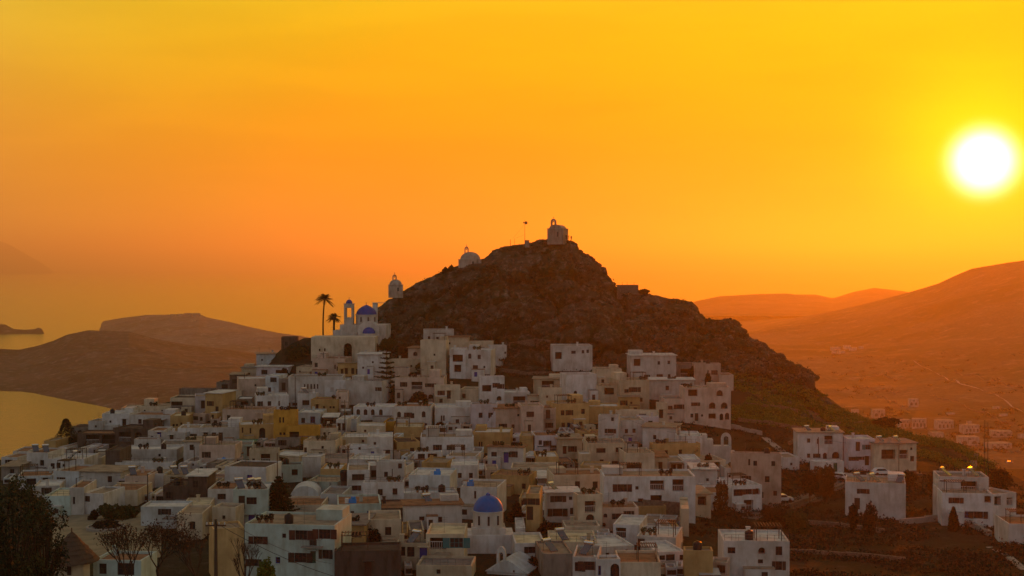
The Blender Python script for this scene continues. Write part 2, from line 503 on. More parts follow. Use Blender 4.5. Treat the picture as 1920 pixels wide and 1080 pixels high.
land("islet", "low dark islet at the left edge of the bay",
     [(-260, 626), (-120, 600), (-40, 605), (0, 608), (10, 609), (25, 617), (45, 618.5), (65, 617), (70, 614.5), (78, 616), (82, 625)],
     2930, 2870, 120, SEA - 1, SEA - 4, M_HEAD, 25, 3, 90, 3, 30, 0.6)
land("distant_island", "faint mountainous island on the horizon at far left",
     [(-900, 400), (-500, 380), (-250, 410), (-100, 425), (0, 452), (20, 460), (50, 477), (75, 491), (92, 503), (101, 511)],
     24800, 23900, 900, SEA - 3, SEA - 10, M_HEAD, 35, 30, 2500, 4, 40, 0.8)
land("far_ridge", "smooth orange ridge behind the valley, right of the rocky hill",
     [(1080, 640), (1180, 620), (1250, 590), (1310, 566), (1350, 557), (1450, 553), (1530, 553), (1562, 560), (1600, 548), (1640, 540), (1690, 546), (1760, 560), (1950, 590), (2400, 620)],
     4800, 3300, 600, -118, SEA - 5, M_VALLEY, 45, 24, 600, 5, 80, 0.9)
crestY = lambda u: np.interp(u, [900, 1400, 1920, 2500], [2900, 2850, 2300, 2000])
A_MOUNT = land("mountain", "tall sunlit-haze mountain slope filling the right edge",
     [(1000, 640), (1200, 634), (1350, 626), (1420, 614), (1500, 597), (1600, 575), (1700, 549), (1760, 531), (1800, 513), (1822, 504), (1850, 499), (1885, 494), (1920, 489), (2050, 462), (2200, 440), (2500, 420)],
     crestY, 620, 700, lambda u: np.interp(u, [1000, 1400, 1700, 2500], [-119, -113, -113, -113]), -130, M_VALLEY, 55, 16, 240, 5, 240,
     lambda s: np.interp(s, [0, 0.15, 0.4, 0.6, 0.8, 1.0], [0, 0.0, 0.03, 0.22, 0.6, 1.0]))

A_HILL = (ux, XX2, YY2, ZZ2)

# ------------------------------------------------------------------ wall, roof and opening materials
def plaster(name, c, dirt=0.22):
    m, t, b = new_mat(name)
    oi = t.nodes.new("ShaderNodeObjectInfo")
    cc = t.nodes.new("ShaderNodeTexCoord")
    off = t.nodes.new("ShaderNodeVectorMath"); off.operation = 'ADD'
    t.links.new(cc.outputs['Object'], off.inputs[0]); t.links.new(oi.outputs['Location'], off.inputs[1])
    mp = t.nodes.new("ShaderNodeMapping"); mp.inputs['Scale'].default_value = (1.0, 1.0, 0.22)
    t.links.new(off.outputs[0], mp.inputs['Vector'])
    streak = tex_noise(t, 1.3, 5, 0.65, vec=mp.outputs[0])
    blot = tex_noise(t, 0.35, 4, 0.6, vec=off.outputs[0])
    lo = tuple(x * (1 - dirt) * k for x, k in zip(c, (1.0, 0.95, 0.86)))
    a = tramp(t, streak, [(0.30, lo), (0.55, c)])
    bb = tmix(t, 1.0, a, tramp(t, blot, [(0.32, (0.70, 0.68, 0.64)), (0.62, (1.0, 1.0, 1.0))]), 'MULTIPLY')
    r = tramp(t, oi.outputs['Random'], [(0.0, (0.78, 0.76, 0.72)), (0.5, (0.95, 0.93, 0.9)), (1.0, (1.05, 1.05, 1.06))])
    t.links.new(tmix(t, 1.0, bb, r, 'MULTIPLY'), b.inputs["Base Color"])
    b.inputs["Roughness"].default_value = 0.92; b.inputs["Specular IOR Level"].default_value = 0.15
    tbump(t, b, tex_noise(t, 3.0, 4, 0.6, vec=off.outputs[0]), 0.35, 0.06)
    return m


WALLS = {'W': plaster("white_limewash", (0.70, 0.695, 0.69), 0.24), 'C': plaster("cream_plaster", (0.66, 0.57, 0.43)),
         'Y': plaster("ochre_plaster", (0.60, 0.41, 0.19)), 'O': plaster("orange_plaster", (0.66, 0.36, 0.07)),
         'P': plaster("pink_plaster", (0.64, 0.50, 0.42)), 'B': plaster("bluish_limewash", (0.62, 0.68, 0.72)),
         'T': plaster("pale_turquoise_plaster", (0.50, 0.62, 0.58)), 'K': plaster("bare_cement", (0.30, 0.27, 0.24), 0.5),
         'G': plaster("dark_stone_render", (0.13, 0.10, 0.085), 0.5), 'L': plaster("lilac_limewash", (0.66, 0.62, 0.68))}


def roofmat(name, c):
    m, t, b = new_mat(name)
    oi = t.nodes.new("ShaderNodeObjectInfo"); cc = t.nodes.new("ShaderNodeTexCoord")
    off = t.nodes.new("ShaderNodeVectorMath"); off.operation = 'ADD'
    t.links.new(cc.outputs['Object'], off.inputs[0]); t.links.new(oi.outputs['Location'], off.inputs[1])
    f = tex_noise(t, 0.6, 6, 0.65, vec=off.outputs[0])
    t.links.new(tramp(t, f, [(0.3, tuple(x * 0.55 for x in c)), (0.5, c), (0.72, tuple(min(1, x * 1.3) for x in c))]), b.inputs["Base Color"])
    b.inputs["Roughness"].default_value = 0.95; b.inputs["Specular IOR Level"].default_value = 0.05
    return m


ROOFS = {'c': roofmat("roof_screed", (0.30, 0.24, 0.17)), 'w': roofmat("roof_white", (0.55, 0.54, 0.50)), 'g': roofmat("roof_grey", (0.20, 0.18, 0.16)),
         'r': roofmat("roof_clay", (0.26, 0.14, 0.08)), 'd': roofmat("roof_dark", (0.08, 0.065, 0.055)), 'y': roofmat("roof_pale_yellow", (0.55, 0.47, 0.30))}
M_GLASS = plain("window_glass", (0.025, 0.025, 0.028), 0.12, 0.2, 2.0, spec=0.6)
M_BROWN = plain("brown_joinery", (0.048, 0.032, 0.024), 0.6)
M_DARKRED = plain("dark_red_joinery", (0.08, 0.032, 0.024), 0.6)
M_BLUEJ = plain("blue_joinery", (0.03, 0.05, 0.28), 0.5)
M_TEAL = plain("teal_joinery", (0.02, 0.16, 0.17), 0.5)
M_GREENJ = plain("green_joinery", (0.02, 0.10, 0.06), 0.5)
M_WHITEJ = plain("white_joinery", (0.62, 0.61, 0.58), 0.6)
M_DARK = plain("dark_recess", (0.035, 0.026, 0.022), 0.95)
M_WOOD = plain("weathered_wood", (0.085, 0.055, 0.035), 0.85)
M_RAIL = plain("railing_metal", (0.12, 0.11, 0.10), 0.5, metal=0.6)
M_CONC = plain("concrete", (0.30, 0.27, 0.23), 0.9)
M_STONE = plain("dry_stone", (0.15, 0.115, 0.085), 0.95, 0.45, 2.5, bump=0.5)
M_TIN = plain("sheet_roof", (0.42, 0.42, 0.42), 0.45, metal=0.3)
M_BLUEDOME = plain("blue_dome_paint", (0.0, 0.095, 0.34), 0.55, 0.2, 1.2, spec=0.3)
M_NAVYDOME = plain("dark_blue_dome_paint", (0.008, 0.055, 0.27), 0.6, 0.25, 1.0)
M_TANK = plain("black_plastic_tank", (0.015, 0.015, 0.017), 0.4)
M_STEEL = plain("bright_steel_tank", (0.75, 0.72, 0.66), 0.22, 0.05, metal=1.0)
M_SOLAR = plain("solar_glass", (0.05, 0.05, 0.06), 0.06, 0.1, spec=1.0)
M_AWN = plain("blue_canvas", (0.01, 0.22, 0.60), 0.8)
M_ASPH = plain("road_surface", (0.11, 0.095, 0.08), 0.9, 0.2, 0.6)
M_PAVE = plain("stone_paving", (0.24, 0.20, 0.13), 0.9, 0.25, 0.5)

JOIN = {'w': M_BROWN, 'r': M_DARKRED, 'b': M_BLUEJ, 'q': M_TEAL, 'g': M_GREENJ}
#        width, height, recess, kind
OPEN = {'w': (0.85, 1.15, .16, 'win'), 's': (0.5, 0.55, .14, 'win'), 'W': (1.7, 1.2, .16, 'win'), 'M': (2.6, 1.3, .16, 'win'), 'd': (0.95, 2.0, .2, 'door'),
        'a': (0.85, 1.35, .2, 'arch'), 'A': (2.0, 1.9, .9, 'arch'), 'R': (1.3, 2.3, .5, 'arch'), 'V': (3.0, 2.1, 1.4, 'recess'), 'H': (1.8, 1.9, 1.0, 'recess'),
        't': (0.35, 1.2, .2, 'win'), 'T': (1.5, 1.2, .12, 'shut'), 'B': (1.0, 2.0, .2, 'balc'), 'o': (0.6, 0.6, .15, 'arch'),
        'r': (1.5, 1.2, .12, 'shut'), 'b': (0.85, 1.15, .14, 'win'), 'D': (0.95, 2.0, .2, 'door'), 'q': (1.7, 1.3, .1, 'shut'), 'g': (0.9, 1.9, .2, 'door'), 'N': (1.1, 0.9, .16, 'win')}
_om = {}


def arch_pts(w, h, n=8):
    r = w / 2; s = h / 2 - r
    if s < -h / 2 + 0.05: s = -h / 2 + 0.05
    rr = h / 2 - s
    return [(-r, -h / 2), (r, -h / 2)] + [(r * math.cos(math.pi * i / n), s + rr * math.sin(math.pi * i / n)) for i in range(n + 1)]


def opening_meshes(code, w, h, tint):
    key = (code, round(w, 2), round(h, 2), tint)
    if key in _om: return _om[key]
    kind = OPEN[code][3]; jm = JOIN.get(tint, M_BROWN); frame = pane = extra = None; g = G(); p = G(); f = 0.07
    if kind in ('win', 'shut'):
        g.box(-w / 2, w / 2, 0, .06, -h / 2, -h / 2 + f); g.box(-w / 2, w / 2, 0, .06, h / 2 - f, h / 2)
        g.box(-w / 2, -w / 2 + f, 0, .06, -h / 2 + f, h / 2 - f); g.box(w / 2 - f, w / 2, 0, .06, -h / 2 + f, h / 2 - f)
        if w > .6:
            k = 1 if w < 1.2 else 2 if w < 2 else 3
            for i in range(k):
                x = -w / 2 + w * (i + 1) / (k + 1); g.box(x - .035, x + .035, -.004, .056, -h / 2 + f, h / 2 - f)
        g.box(-w / 2 + f, w / 2 - f, .004, .05, -.02, .03)
        p.box(-w / 2 + f * .8, w / 2 - f * .8, .062, .09, -h / 2 + f * .8, h / 2 - f * .8)
        if kind == 'shut':
            s = G(); s.box(-w * .25, w * .25, -.05, -.005, -h / 2, h / 2)
            for i in range(7):
                z = -h / 2 + h * (i + .6) / 7.4; s.box(-w * .2, w * .2, -.07, -.052, z, z + h / 12)
            extra = s.mesh("shutter", jm)
    elif kind in ('door', 'balc'):
        g.box(-w / 2, -w / 2 + f, 0, .06, -h / 2, h / 2 - f); g.box(w / 2 - f, w / 2, 0, .06, -h / 2, h / 2 - f); g.box(-w / 2, w / 2, 0, .06, h / 2 - f, h / 2)
        p.box(-w / 2 + f, w / 2 - f, .03, .08, -h / 2, h / 2 - f)
        for z0, z1 in ((-h * .42, -h * .05), (h * .02, h * .4)): p.box(-w * .3, w * .3, .015, .029, z0, z1)
    elif kind == 'arch':
        pts = arch_pts(w, h); inn = [(x * .88, z * .9 - .0) for x, z in pts]
        n = len(pts)
        for i in range(n):
            j = (i + 1) % n
            g.poly([(pts[i][0], 0, pts[i][1]), (pts[j][0], 0, pts[j][1]), (inn[j][0], 0, inn[j][1]), (inn[i][0], 0, inn[i][1])])
            g.poly([(inn[i][0], 0, inn[i][1]), (inn[j][0], 0, inn[j][1]), (inn[j][0], .06, inn[j][1]), (inn[i][0], .06, inn[i][1])])
        if w > .8:
            for x in ((0,) if w < 1.5 else (-w / 6, w / 6)): g.box(x - .03, x + .03, -.003, .05, -h / 2 + .06, h / 2 - .12)
        p.poly([(x, .05, z) for x, z in inn]); p.poly([(x, .10, z) for x, z in reversed(inn)])
        for i in range(n):
            j = (i + 1) % n; p.poly([(inn[i][0], .05, inn[i][1]), (inn[i][0], .10, inn[i][1]), (inn[j][0], .10, inn[j][1]), (inn[j][0], .05, inn[j][1])])
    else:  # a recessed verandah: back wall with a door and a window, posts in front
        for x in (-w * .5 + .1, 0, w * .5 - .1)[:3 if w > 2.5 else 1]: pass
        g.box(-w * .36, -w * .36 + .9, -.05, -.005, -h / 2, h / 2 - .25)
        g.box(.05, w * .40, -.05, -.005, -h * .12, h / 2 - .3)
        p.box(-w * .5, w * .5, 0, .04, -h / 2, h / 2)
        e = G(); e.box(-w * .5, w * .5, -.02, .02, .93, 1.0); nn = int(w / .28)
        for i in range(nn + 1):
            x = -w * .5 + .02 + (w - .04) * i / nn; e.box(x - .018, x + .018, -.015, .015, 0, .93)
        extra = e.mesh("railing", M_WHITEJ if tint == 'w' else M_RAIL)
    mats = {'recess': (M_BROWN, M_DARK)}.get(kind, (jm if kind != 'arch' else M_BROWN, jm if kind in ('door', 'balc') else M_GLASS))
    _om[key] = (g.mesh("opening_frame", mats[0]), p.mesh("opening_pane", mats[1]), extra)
    return _om[key]


def front_wall(g, W, z0, H, holes, y=0.0):
    """The street face, cut open at every window and door, with its reveals."""
    xs = sorted({-W / 2, W / 2, *[round(v, 4) for h in holes for v in (h[0], h[1])]}); zs = sorted({z0, H, *[round(v, 4) for h in holes for v in (h[2], h[3])]})
    for i in range(len(xs) - 1):
        for j in range(len(zs) - 1):
            cx, cz = (xs[i] + xs[i + 1]) / 2, (zs[j] + zs[j + 1]) / 2
            if any(h[0] < cx < h[1] and h[2] < cz < h[3] for h in holes): continue
            g.poly([(xs[i], y, zs[j]), (xs[i + 1], y, zs[j]), (xs[i + 1], y, zs[j + 1]), (xs[i], y, zs[j + 1])])
    for x0, x1, a, b, r, arch in holes:
        w, h = x1 - x0, b - a; mx, mz = (x0 + x1) / 2, (a + b) / 2
        if arch:
            pts = [(mx + p[0], mz + p[1]) for p in arch_pts(w, h)]; k = len(pts)
            for i in range(2, k - 1):  # spandrels between the arch and the square hole
                p, q = pts[i], pts[i + 1]; cxn = x1 if (p[0] + q[0]) / 2 > mx else x0
                g.poly([(p[0], y, p[1]), (q[0], y, q[1]), (q[0], y, b), (p[0], y, b)]) if abs(p[0] - q[0]) > 1e-5 else None
        else: pts = [(x0, a), (x1, a), (x1, b), (x0, b)]; k = 4
        for i in range(k):
            p, q = pts[i], pts[(i + 1) % k]
            g.poly([(p[0], y, p[1]), (q[0], y, q[1]), (q[0], y + r, q[1]), (p[0], y + r, p[1])])


BUILT = []          # every house, for placing roof things
_rng = random.Random(11)


def ground_min(X, Y, rz, W, D):
    z = 1e9; c, s = math.cos(rz), math.sin(rz)
    for u, v in ((-W / 2, 0), (W / 2, 0), (0, 0), (-W / 2, D), (W / 2, D), (0, D)):
        z = min(z, ground_z(X + u * c - v * s, Y + u * s + v * c))
    return z


def house(x0, x1, yt, yb, colr, spec, label, opts="", cat="house", name="house"):
    """x0..x1, yt..yb: columns and rows of the photograph that its street face spans; the distance follows from the hillside."""
    o = dict(d=None, r=None, R=None, Y=None, p=0.28); o_tint = 'w'; flags = set(); side = ""
    for tkn in opts.split():
        if tkn[0] in 'drYRpj' and len(tkn) > 1: o[tkn[0]] = tkn[1:] if tkn[0] in 'Rj' else float(tkn[1:])
        else: flags.add(tkn)
    xm = (x0 + x1) / 2
    Y = o['Y'] or o.get('autoY') or hit_Y(xm, yb)
    yaw = math.radians(o['r'] if o['r'] is not None else max(-13, min(13, _rng.gauss(0, 7))))
    P = ray_at(xm, yb, Y); W = (x1 - x0) / F * Y / max(.5, math.cos(yaw) - math.sin(yaw) * (xm - CX) / F); H = (yb - yt) / F * Y
    D = o['d'] or AUTO_D.get((x0, x1, yt, yb), 6.0)
    gz = ground_min(P.x, P.y, yaw, W, D) if Y < 600 else P.z - 3
    z0 = min(-0.4, gz - P.z - 0.5)
    root = bpy.data.objects.new(name, None); COL.objects.link(root); root.empty_display_size = 0.1
    root.location = P; root.rotation_euler = (0, 0, yaw)
    tag(root, label, cat)
    holes = []; wins = []
    pxm = F / Y
    for tk in spec.split():
        code = tk[0]; body = tk[1:].split('x'); scale = float(body[1]) / 100 if len(body) > 1 else 1.0
        u = float(body[0][:-2]); v = float(body[0][-2:])
        w, h, rec, kind = OPEN[code]; w *= scale; h *= scale
        if kind in ('door', 'balc'): h = min(h, 2.1)
        w = min(w, W * .9); h = min(h, H * .82)
        cxl = -W / 2 + W * u / 100; cz = H - H * v / 100
        cxl = max(-W / 2 + w / 2 + .12, min(W / 2 - w / 2 - .12, cxl)); cz = min(H - .3 - h / 2, max(z0 + h / 2 + .05, cz))
        if any(abs(cxl - q[0]) < (w + q[2]) / 2 + .05 and abs(cz - q[1]) < (h + q[3]) / 2 + .05 for q in wins): continue
        holes.append((cxl - w / 2, cxl + w / 2, cz - h / 2, cz + h / 2, min(rec, D * .4), kind == 'arch')); wins.append((cxl, cz, w, h, code, kind, min(rec, D * .4)))
    g = G(); front_wall(g, W, z0, H, holes)
    pw = .2; rh = H - o['p']
    g.poly([(W / 2, 0, z0), (W / 2, D, z0), (W / 2, D, H), (W / 2, 0, H)]); g.poly([(-W / 2, D, z0), (-W / 2, 0, z0), (-W / 2, 0, H), (-W / 2, D, H)])
    g.poly([(W / 2, D, z0), (-W / 2, D, z0), (-W / 2, D, H), (W / 2, D, H)])
    a, b_, c, d_ = (-W / 2, 0), (W / 2, 0), (W / 2, D), (-W / 2, D); ia, ib, ic, id_ = (-W / 2 + pw, pw), (W / 2 - pw, pw), (W / 2 - pw, D - pw), (-W / 2 + pw, D - pw)
    for (p, q, ip, iq) in ((a, b_, ia, ib), (b_, c, ib, ic), (c, d_, ic, id_), (d_, a, id_, ia)):
        g.poly([(*p, H), (*q, H), (*iq, H), (*ip, H)]); g.poly([(*ip, H), (*iq, H), (*iq, rh - .1), (*ip, rh - .1)])
    g.obj("wall", WALLS[colr], root)
    rk = o['R'] or _rng.choice('cccgwwr')
    r = G(); r.box(-W / 2 + pw + .003, W / 2 - pw - .003, pw + .003, D - pw - .003, rh - .15, rh); r.obj("roof", ROOFS[rk], root)
    if 'e' in flags or (cat == 'house' and H > 2.2 and _rng.random() < .12 and not any(w_[5] == 'arch' for w_ in wins)):   # thin projecting roof edge
        e = G(); ex = .35; e.box(-W / 2 - ex, W / 2 + ex, -ex, D + ex, H + .003, H + .16); e.obj("roof_slab", ROOFS[rk], root)
    for (cxl, cz, w, h, code, kind, rec) in wins:
        tint = code if code in 'rbqg' else {'D': 'b'}.get(code, o.get('j') or _rng.choice('wwwwwwwr'))
        fm, pm, ex = opening_meshes(code, w, h, tint)
        nm = {'win': 'window', 'shut': 'window', 'arch': 'arched_window', 'door': 'door_frame', 'balc': 'door_frame', 'recess': 'verandah'}[kind]
        big = w * pxm > 5 and h * pxm > 5 or kind == 'recess'
        fo = link(nm, fm, root, (cxl, rec, cz))
        link({'door': 'door', 'balc': 'door', 'recess': 'back_wall'}.get(kind, 'pane'), pm, fo)
        if kind == 'shut':
            for sg in (-1, 1):
                so = link('shutter', ex, fo, (sg * (w * .5 + w * .27), -rec + .0, 0))
        if kind == 'recess' and h * pxm > 14: link('railing', ex, fo, (0, -rec + .08, -h / 2))
        if kind == 'win' and .6 < w < 1.3 and _rng.random() < .35:   # open shutters beside the window
            s_ = G(); s_.box(-.22, .22, -.03, 0, -h / 2, h / 2)
            for i in range(5): s_.box(-.18, .18, -.045, -.031, -h / 2 + h * (i + .3) / 5.2, -h / 2 + h * (i + .75) / 5.2)
            key = ('sh', round(h, 2), tint)
            if key not in _om: _om[key] = s_.mesh("shutter", JOIN.get(tint, M_BROWN))
            for sg in (-1, 1):
                if abs(cxl + sg * (w / 2 + .5)) < W / 2: link('shutter', _om[key], fo, (sg * (w / 2 + .24), -rec - .004, 0))
        if kind == 'door' and _rng.random() < .5:   # small slab over the door
            dc = G(); dc.box(cxl - w * .8, cxl + w * .8, -.55, -.003, cz + h / 2 + .1, cz + h / 2 + .18); dc.obj("door_canopy", WALLS[colr], root)
        if kind == 'balc':
            bg_ = G(); bg_.box(-1.3, 1.3, -.95, -.002, -.12, 0); bal = bg_.obj("balcony", M_CONC, root, (cxl, 0, cz - h / 2))
            rl = G(); rl.box(-1.28, 1.28, -.93, -.89, .9, .95); rl.box(-1.28, -1.24, -.89, -.01, .9, .95); rl.box(1.24, 1.28, -.89, -.01, .9, .95)
            for i in range(15): rl.box(-1.28 + i * .18, -1.25 + i * .18, -.925, -.895, .001, .9)
            rl.obj("railing", M_RAIL, bal)
        if kind == 'win' and w * pxm > 8:
            s = G(); s.box(-w / 2 - .08, w / 2 + .08, -rec - .07, -rec - .003, -h / 2 - .09, -h / 2 - .003); s.obj("sill", WALLS[colr], fo)
    if cat == 'house' and W > 4.2 and H > 2.2 and Y < 420 and _rng.random() < .75 and 'n' not in flags:   # low lean-to built against the street face
        for _t in range(12):
            aw = _rng.uniform(1.6, min(4.5, W * .5)); ax = _rng.uniform(-W / 2 + aw / 2, W / 2 - aw / 2); ah = H * _rng.uniform(.25, .55)
            if all(abs(ax - q[0]) > (aw + q[2]) / 2 + .1 or q[1] - q[3] / 2 > ah + .05 for q in wins): break
        else: aw = 0
        if aw:
            ad = _rng.uniform(.8, 2.4); dh = []
            if ah > 1.3: dw = min(.8, aw * .4); dx = ax + _rng.uniform(-.25, .25) * aw; dh = [(dx - dw / 2 - ax, dx + dw / 2 - ax, ah * .25, ah * .75, .12, False)]
            an = G(); front_wall(an, aw, z0, ah, dh); an.poly([(aw / 2, 0, z0), (aw / 2, ad, z0), (aw / 2, ad, ah), (aw / 2, 0, ah)]); an.poly([(-aw / 2, ad, z0), (-aw / 2, 0, z0), (-aw / 2, 0, ah), (-aw / 2, ad, ah)])
            an.v = [(x + ax, y - ad - .003, z) for x, y, z in an.v]; ao = an.obj("annex", WALLS[colr], root)
            ar = G(); ar.box(ax - aw / 2 - .04, ax + aw / 2 + .04, -ad - .05, -.004, ah + .002, ah + .12); ar.obj("roof", ROOFS[_rng.choice('cgwr')], ao)
            for d_h in dh: aw_ = G(); aw_.box(d_h[0] + ax, d_h[1] + ax, -ad + .1, -ad + .14, d_h[2], d_h[3]); aw_.obj("window", _rng.choice((M_BROWN, M_GLASS, M_BROWN, M_BLUEJ)), ao)
    if 'c' in flags or (_rng.random() < .45 and W > 4 and cat == 'house'):   # chimney
        cxp = _rng.uniform(-W * .38, W * .38); cyp = D * _rng.uniform(.3, .8)
        ch = G(); ch.box(cxp - .25, cxp + .25, cyp - .22, cyp + .22, rh - .05, H + .7); ch.box(cxp - .32, cxp + .32, cyp - .29, cyp + .29, H + .703, H + .8)
        ch.obj("chimney", WALLS[colr], root)
    if 'h' in flags or (_rng.random() < .22 and W > 7 and D > 4.5 and cat == 'house'):   # stair head on the roof
        sx = _rng.choice((-1, 1)) * W * .28; sh = G(); hw = min(1.3, W * .18)
        sh.box(sx - hw, sx + hw, D * .45, D - .25, rh, H + 1.5); sh.obj("stair_head", WALLS[colr], root)
    if cat == 'house' and D > 4 and W > 6 and H > 3 and _rng.random() < .5:   # a raised corner room on the roof
        aw = W * _rng.uniform(.22, .42); ax = _rng.choice((-1, 1)) * (W / 2 - aw / 2 - pw - .01); ah = _rng.uniform(.5, 1.1); an = G()
        an.box(ax - aw / 2, ax + aw / 2, D * .55, D - pw - .01, rh + .002, H + ah); an.obj("upper_room", WALLS[colr], root)
    if cat == 'house' and W > 4.5 and H > 2.4 and not wins and _rng.random() < .6:
        for k_ in range(2):
            pv = G(); px_ = _rng.uniform(-W * .4, W * .4); pv.box(px_ - .05, px_ + .05, -.12, -.003, H * .2, H); pv.obj("drainpipe", M_RAIL, root)
    if cat == 'house' and W > 4 and _rng.random() < .28:   # thin railing along the roof edge
        rl = G(); n_ = int(W / .9); hz = H + .75
        for i in range(n_ + 1): xx = -W / 2 + .12 + (W - .24) * i / n_; rl.box(xx - .018, xx + .018, .08, .12, H + .002, hz)
        rl.box(-W / 2 + .1, W / 2 - .1, .07, .13, hz + .002, hz + .04); rl.box(-W / 2 + .1, W / 2 - .1, .085, .115, H + .36, H + .39); rl.obj("railing", M_RAIL, root)
    if cat == 'house' and W > 5 and D > 4.5 and Y < 420 and _rng.random() < .14:   # cane pergola on the roof
        pg_ = G(); x_ = _rng.choice((-1, 1)) * W * .2; w_ = min(1.6, W * .22)
        for i in range(9): xx = x_ - w_ + 2 * w_ * i / 8; pg_.box(xx - .05, xx + .05, .7, min(D - .6, 3.4), H + 1.75, H + 1.82)
        pg_.box(x_ - w_ - .1, x_ + w_ + .1, .8, .88, H + 1.66, H + 1.748); pg_.box(x_ - w_ - .1, x_ + w_ + .1, min(D - .8, 3.2), min(D - .8, 3.2) + .08, H + 1.66, H + 1.748); po = pg_.obj("pergola", M_WOOD, root)
        for xx in (x_ - w_, x_ + w_):
            for yy in (.8, min(D - .8, 3.2)): q_ = G(); q_.box(xx - .05, xx + .05, yy, yy + .1, rh, H + 1.66); q_.obj("post", M_WOOD, po)
    if 's' in flags:   # stair climbing the face
        st = G(); n = 12
        for i in range(n): st.box(W / 2 - .6 - i * .28, W / 2 - .3 - i * .28, -1.0, -.002, z0, z0 + (H * .75 - z0) * (n - i) / n)
        st.obj("stair", WALLS[colr], root)
    for pg in [q for q in flags if q[0] == 'g' and len(q) > 1]:      # pergola / canopy on posts along part of the face: g<from>-<to>-<row>
        u0, u1, vz = [float(q) for q in pg[1:].split('-')]
        xa, xb = -W / 2 + W * u0 / 100, -W / 2 + W * u1 / 100; zz = H - H * vz / 100; cp = G()
        cp.box(xa, xb, -2.2, -.003, zz, zz + .1); c_o = cp.obj("canopy", M_TIN if 'tin' in flags else M_WOOD, root)
        for xx in (xa + .1, (xa + xb) / 2, xb - .1):
            pp = G(); pp.box(xx - .06, xx + .06, -2.15, -2.03, min(zz - 2.4, 0), zz); pp.obj("post", M_WOOD, root)
    BUILT.append(dict(o=root, x0=x0, x1=x1, yt=yt, yb=yb, Y=Y, W=W, D=D, H=H, rh=rh, label=label, yaw=yaw))
    return root


HOUSES = []
def H_(*a): HOUSES.append(a)

